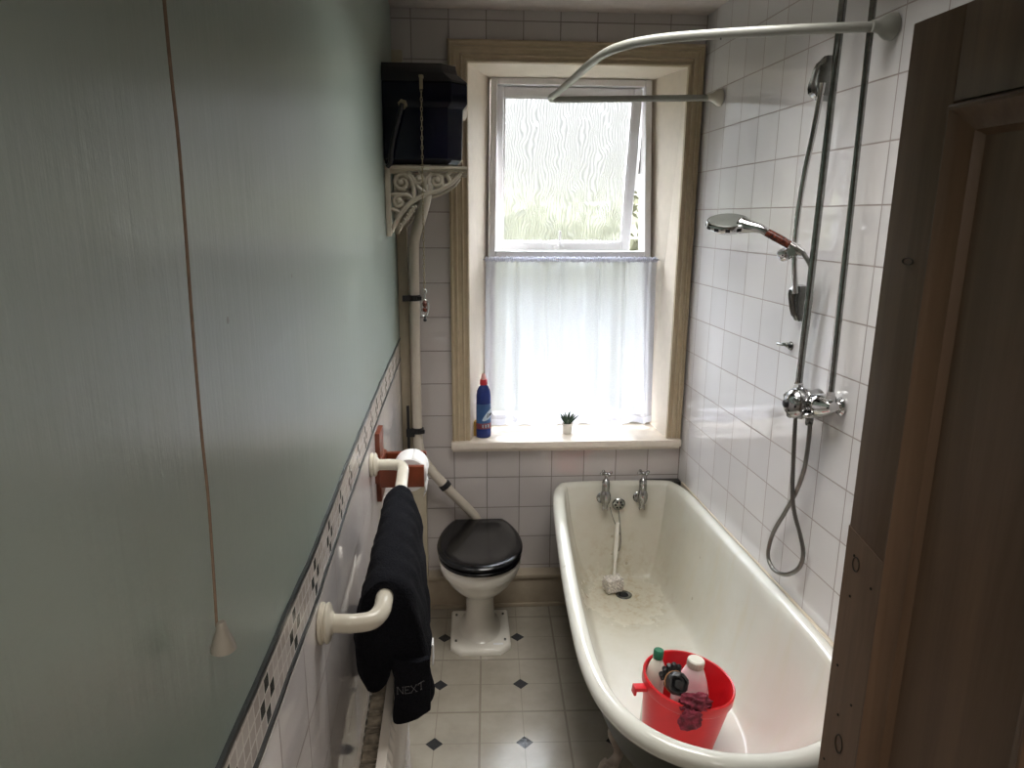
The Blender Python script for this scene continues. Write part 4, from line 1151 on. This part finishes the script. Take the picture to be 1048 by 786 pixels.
    m = MB(); m.lathe([(.013,L-.006),(.014,L+.003),(.010,L+.008),(.002,L+.009)], M, 20); m.build('knob_button', M_black, k_)
    for q_, rr_ in (((851,416,.03),.017), ((816,409,.03),.015)):
        c1 = at_right(*q_); wl_ = at_right(q_[0], q_[1], .001); wl_.y = c1.y+.0; wl_.x = 1.007+(D-wl_.y)*.0476-.001
        m = MB(); m.lathe([(.026,0),(.027,.004),(.022,.010)], frame_to((-1,0,0),(0,0,1),(wl_.x,wl_.y,c1.z)), 28); m.cyl((wl_.x,wl_.y,c1.z), c1, .014)
        m.ball(c1, rr_, sc=(1,.85,1.3)); m.cyl(c1, c1+V((0,0,.030)), .011)
        m.build('wall_union', M_chrome, r)
    m = MB(); m.ball(at_right(828,425,.062), .013, sc=(1.5,1,.7)); m.build('flow_lever', M_chrome, r)
    m = MB(); m.lathe([(.010,0),(.0115,.003),(.0115,.026),(.009,.034)], frame_to((0,0,-1),(0,1,0),at_right(829,424,.050)), 20); m.build('outlet', M_dchrome, r)
    # two supply pipes up to the ceiling
    for (pa, pb_, off, lab, rad) in (((863,0),(817,397),.055,'left hand vertical chrome pipe rising from the shower mixer, nearer the window',.0105), ((894,0),(850,407),.045,'right hand vertical chrome pipe rising from the shower mixer, nearer the door',.0085)):
        p1 = at_right(*pa, off); p2 = at_right(*pb_, off); u = (p1-p2); p1 = p2+u*((CZ-.001-p2.z)/u.z)
        r = thing('supply_pipe', lab, 'pipe', tuple(p2), 'chrome shower supply pipes')
        m = MB(); m.tube([p2, p1], rad, 18); m.build('pipe', M_dchrome, r)
        m = MB(); m.lathe([(rad+.005,-.004),(rad+.005,.014),(rad+.001,.018)], frame_to(u,(0,1,0),p2), 6)
        m.build('nut', M_chrome, r)
    # hose
    px = [(829,433,.055),(827,455,.05),(823,480,.045),(815,503,.035),(803,525,.028),(791,546,.025),(786,567,.025),(791,582,.025),(804,588,.025),(817,582,.025),(822,567,.025),(819,548,.03),(813,525,.04),(811,503,.045),(812,470,.05),(814,430,.05),(817,400,.025),(824,350,.022),(830,300,.03),(830,275,.05),(826,263,.07)]
    pts = catmull([at_right(a_, b_, c_) for a_, b_, c_ in px[:-1]]+[tip], 14)
    r = thing('shower_hose', 'ribbed steel shower hose looping down below the mixer', 'hose', tuple(pts[0]))
    m = MB(); 
    dense = []
    for i in range(len(pts)-1):
        dense += [pts[i], pts[i].lerp(pts[i+1], .5)]
    dense.append(pts[-1])
    m.tube(dense, [.0074 if i % 2 else .0062 for i in range(len(dense))], 10); m.build('ribbed_tube', M_steel, r, angle=80)
    # broken chrome hook
    p = at_right(810,354)
    r = thing('wall_hook', 'small broken chrome hook fixed to a tile left of the pipes', 'hook', tuple(p))
    m = MB(); n_ = V((-1,-.0476,0)); m.lathe([(.014,0),(.015,.003),(.011,.008)], frame_to(n_,(0,0,1),p+n_*.0005), 20)
    m.tube(catmull([p+n_*.006, p+n_*.018+V((0,.006,.004)), p+n_*.026+V((0,.022,.002)), p+n_*.030+V((0,.040,.001))],5), [.008]*5+[.006]*5+[.004]*6, 10); m.build('hook', M_dchrome, r)
    m = MB(); m.ball(p+n_*.010+V((0,-.010,.002)), .009, sc=(.6,1,.8)); m.build('screw_cover', M_hole, r)
shower()

# shower curtain rail
def curtain_rail():
    z = 2.312; f0 = V((XR(1.84),1.84,z)); f1 = V((XR(2.915),2.915,z))
    r = thing('shower_curtain_rail', 'grey white bent shower curtain rail high over the bath', 'curtain rail', (.6,2.4,z))
    pts = [f0+V((-.02,0,0)), V((.85,1.885,z)), V((.62,1.965,z)), V((.52,2.015,z)), V((.455,2.075,z)), V((.412,2.17,z)), V((.390,2.32,z)), V((.372,2.60,z)), V((.350,2.88,z)), V((.341,2.965,z)), V((.345,3.010,z)), V((.368,3.028,z)), V((.42,3.022,z)), V((.6,2.990,z)), f1+V((-.02,0.003,0))]
    m = MB(); m.tube(catmull(pts, 7), .0128, 16); m.build('rail', M_rail_w, r)
    for f in (f0, f1):
        m = MB(); m.lathe([(.030,0),(.033,.003),(.031,.016),(.024,.028),(.018,.036),(.0145,.046),(.0145,.058)], frame_to((-1,.0,0),(0,0,1),f+V((-.001,0,0))), 30); m.build('wall_flange', M_rail_w if f is f0 else M_enamel_trim, r)
    m = MB(); d = (pts[2]-pts[1]).normalized(); m.lathe([(.0133,-.002),(.0136,0),(.0133,.002)], frame_to(d,(0,0,1),pts[2].lerp(pts[1],.2)), 20); m.build('joint', M_hole, r)
curtain_rail()

# ------------------------------------------------------------------ door
def door():
    al = .0587; P0 = V((.5225,.86,0)); u = V((al,-1,0)).normalized(); w = V((1,al,0)).normalized()   # u: towards hinge, w: away from room
    DM = Matrix((u, w, V((0,0,1)))).transposed().to_4x4(); DM.translation = P0
    W, HT, TH = .76, 2.066, .040
    r = bpy.data.objects.new('door_1', None); C.objects.link(r); r.location = P0; struct(r, 'open dark varnished pine panelled door at the right', 'door')
    def bx(name, a0, a1, z0, z1, t0=0, t1=TH, mat=M_wood, bev=.0015):
        m = MB(); m.box(a0,a1,t0,t1,z0,z1,M=DM,bev=bev); return m.build(name, mat, r)
    s = .083; mu0, mu1 = .325, .410; tr = HT-.098
    bx('lock_stile', 0, s, .004, HT); bx('hinge_stile', W-s, W, .004, HT)
    bx('top_rail', s, W-s, tr, HT); bx('bottom_rail', s, W-s, .004, .22); bx('lock_rail', s, W-s, .78, .93)
    bx('muntin', mu0, mu1, .22, tr)
    for (a0, a1) in ((s, mu0), (mu1, W-s)):
        for (z0, z1) in ((.22,.78),(.93,tr)):
            m = MB(); m.box(a0-.006,a1+.006,.014,.026,z0-.006,z1+.006,M=DM); m.build('panel', M_wood, r, smooth=False)
            m = MB(); pr = [(0,.006),(.003,.006),(.004,-.007),(.007,-.011),(.010,-.011),(.014,-.006),(.019,-.002),(.026,.003),(.032,.005),(.034,.009),(.038,.014)]
            cs_ = lambda sx, sz, p, d: (a0+p if sx == 0 else a1-p, d, z0+p if sz == 0 else z1-p)
            rs = [[cs_(sx, sz, p, d) for p, d in pr]+[cs_(sx, sz, 0, .016)] for sx, sz in ((0,0),(1,0),(1,1),(0,1))]
            m.rings(rs, loop=True, M=DM); m.build('panel_moulding', M_wood, r, angle=20)
    # repair patch where an old lock was, with nail heads and knots
    m = MB(); zp0, zp1 = 1.035, 1.43
    M = DM; poly = [(.0,zp0-.002),(.0,zp1+.004),(s-.002,zp1-.014),(s-.002,zp0-.034)]
    m.rings([[M@V((a,-.0012,z)) for a,z in poly],[M@V((a,.006,z)) for a,z in poly]]); pt_ = m.build('repair_patch', M_wood2, r, smooth=False)
    m = MB()
    for (a, z) in ((.020,1.398),(.062,1.372),(.022,1.338),(.015,1.225),(.055,1.190),(.030,1.155),(.012,1.065),(.050,1.035)):
        m.cyl(M@V((a,-.0020,z)), M@V((a,.001,z)), .0019, seg=10)
    m.build('nail_holes', M_hole, pt_)
    m = MB()
    for (a, z, sx, sz) in ((.026,1.388,.007,.010),(.040,1.115,.008,.014),(.047,1.795,.009,.004)):
        m.torus((0,0,0), 1., .10, M=M@T(a,-.0016,z)@Matrix.Diagonal((sx,.0025/.1*.4,sz,1)), ax='y', seg=20, s2=6)
    m.build('knots', plain('dark_knot', (.022,.014,.009,1), .5), r)
    for z in (.25, 1.75):
        m = MB(); m.box(W-.002, W+.006, -.004, .012, z-.05, z+.05, M=DM); m.build('hinge', M_dchrome, r)
door()

# ------------------------------------------------------------------ light
sc = bpy.context.scene
w = bpy.data.worlds.new('overcast_sky'); sc.world = w; w.use_nodes = True
nt = w.node_tree; nt.nodes.clear()
tc = nt.nodes.new('ShaderNodeTexCoord'); sp = nt.nodes.new('ShaderNodeSeparateXYZ'); nt.links.new(tc.outputs['Generated'], sp.inputs[0])
rp = nt.nodes.new('ShaderNodeValToRGB'); nt.links.new(sp.outputs[2], rp.inputs[0])
SKY = [(0.0,(.08,.09,.07)),(.02,(.205,.205,.20)),(.22,(.225,.228,.23)),(.40,(2.6,2.7,2.9)),(1.0,(7.0,7.3,7.9))]
cr = rp.color_ramp
while len(cr.elements) < len(SKY): cr.elements.new(.5)
for e, (p, c) in zip(cr.elements, SKY): e.position = p; e.color = (*c, 1)
bg = nt.nodes.new('ShaderNodeBackground'); bg.inputs[1].default_value = 3.3
ow = nt.nodes.new('ShaderNodeOutputWorld'); nt.links.new(rp.outputs[0], bg.inputs[0]); nt.links.new(bg.outputs[0], ow.inputs[0])

def area(name, loc, rot, sx, sy, power, col):
    l = bpy.data.lights.new(name, 'AREA'); l.shape = 'RECTANGLE'; l.size = sx; l.size_y = sy; l.energy = power; l.color = col
    o = bpy.data.objects.new(name, l); C.objects.link(o); o.location = loc; o.rotation_euler = rot; return o
# portal so that the sky is sampled through the window
pl = area('window_portal', (.49, FY+.42, 1.65), (-PI/2, 0, 0), 1.3, 2.3, 1, (1,1,1)); pl.data.cycles.is_portal = True
# weak fill light added behind the camera, no known source in the hall
area('hall_fill', (.35, -.80, 2.45), (math.radians(38), 0, 0), .7, .7, 7.5, (1,.90,.79))
area('ceiling_fill', (.40, 1.85, CZ-.03), (0, 0, 0), .8, .8, 7.8, (1,.97,.93)).data.spread = math.radians(105)  # soft fill added under the ceiling to lift the shadows, no visible fitting

sc.view_settings.view_transform = 'Standard'; sc.view_settings.look = 'None'
sc.view_settings.exposure = 0.75; sc.view_settings.gamma = 1; sc.view_settings.use_curve_mapping = False
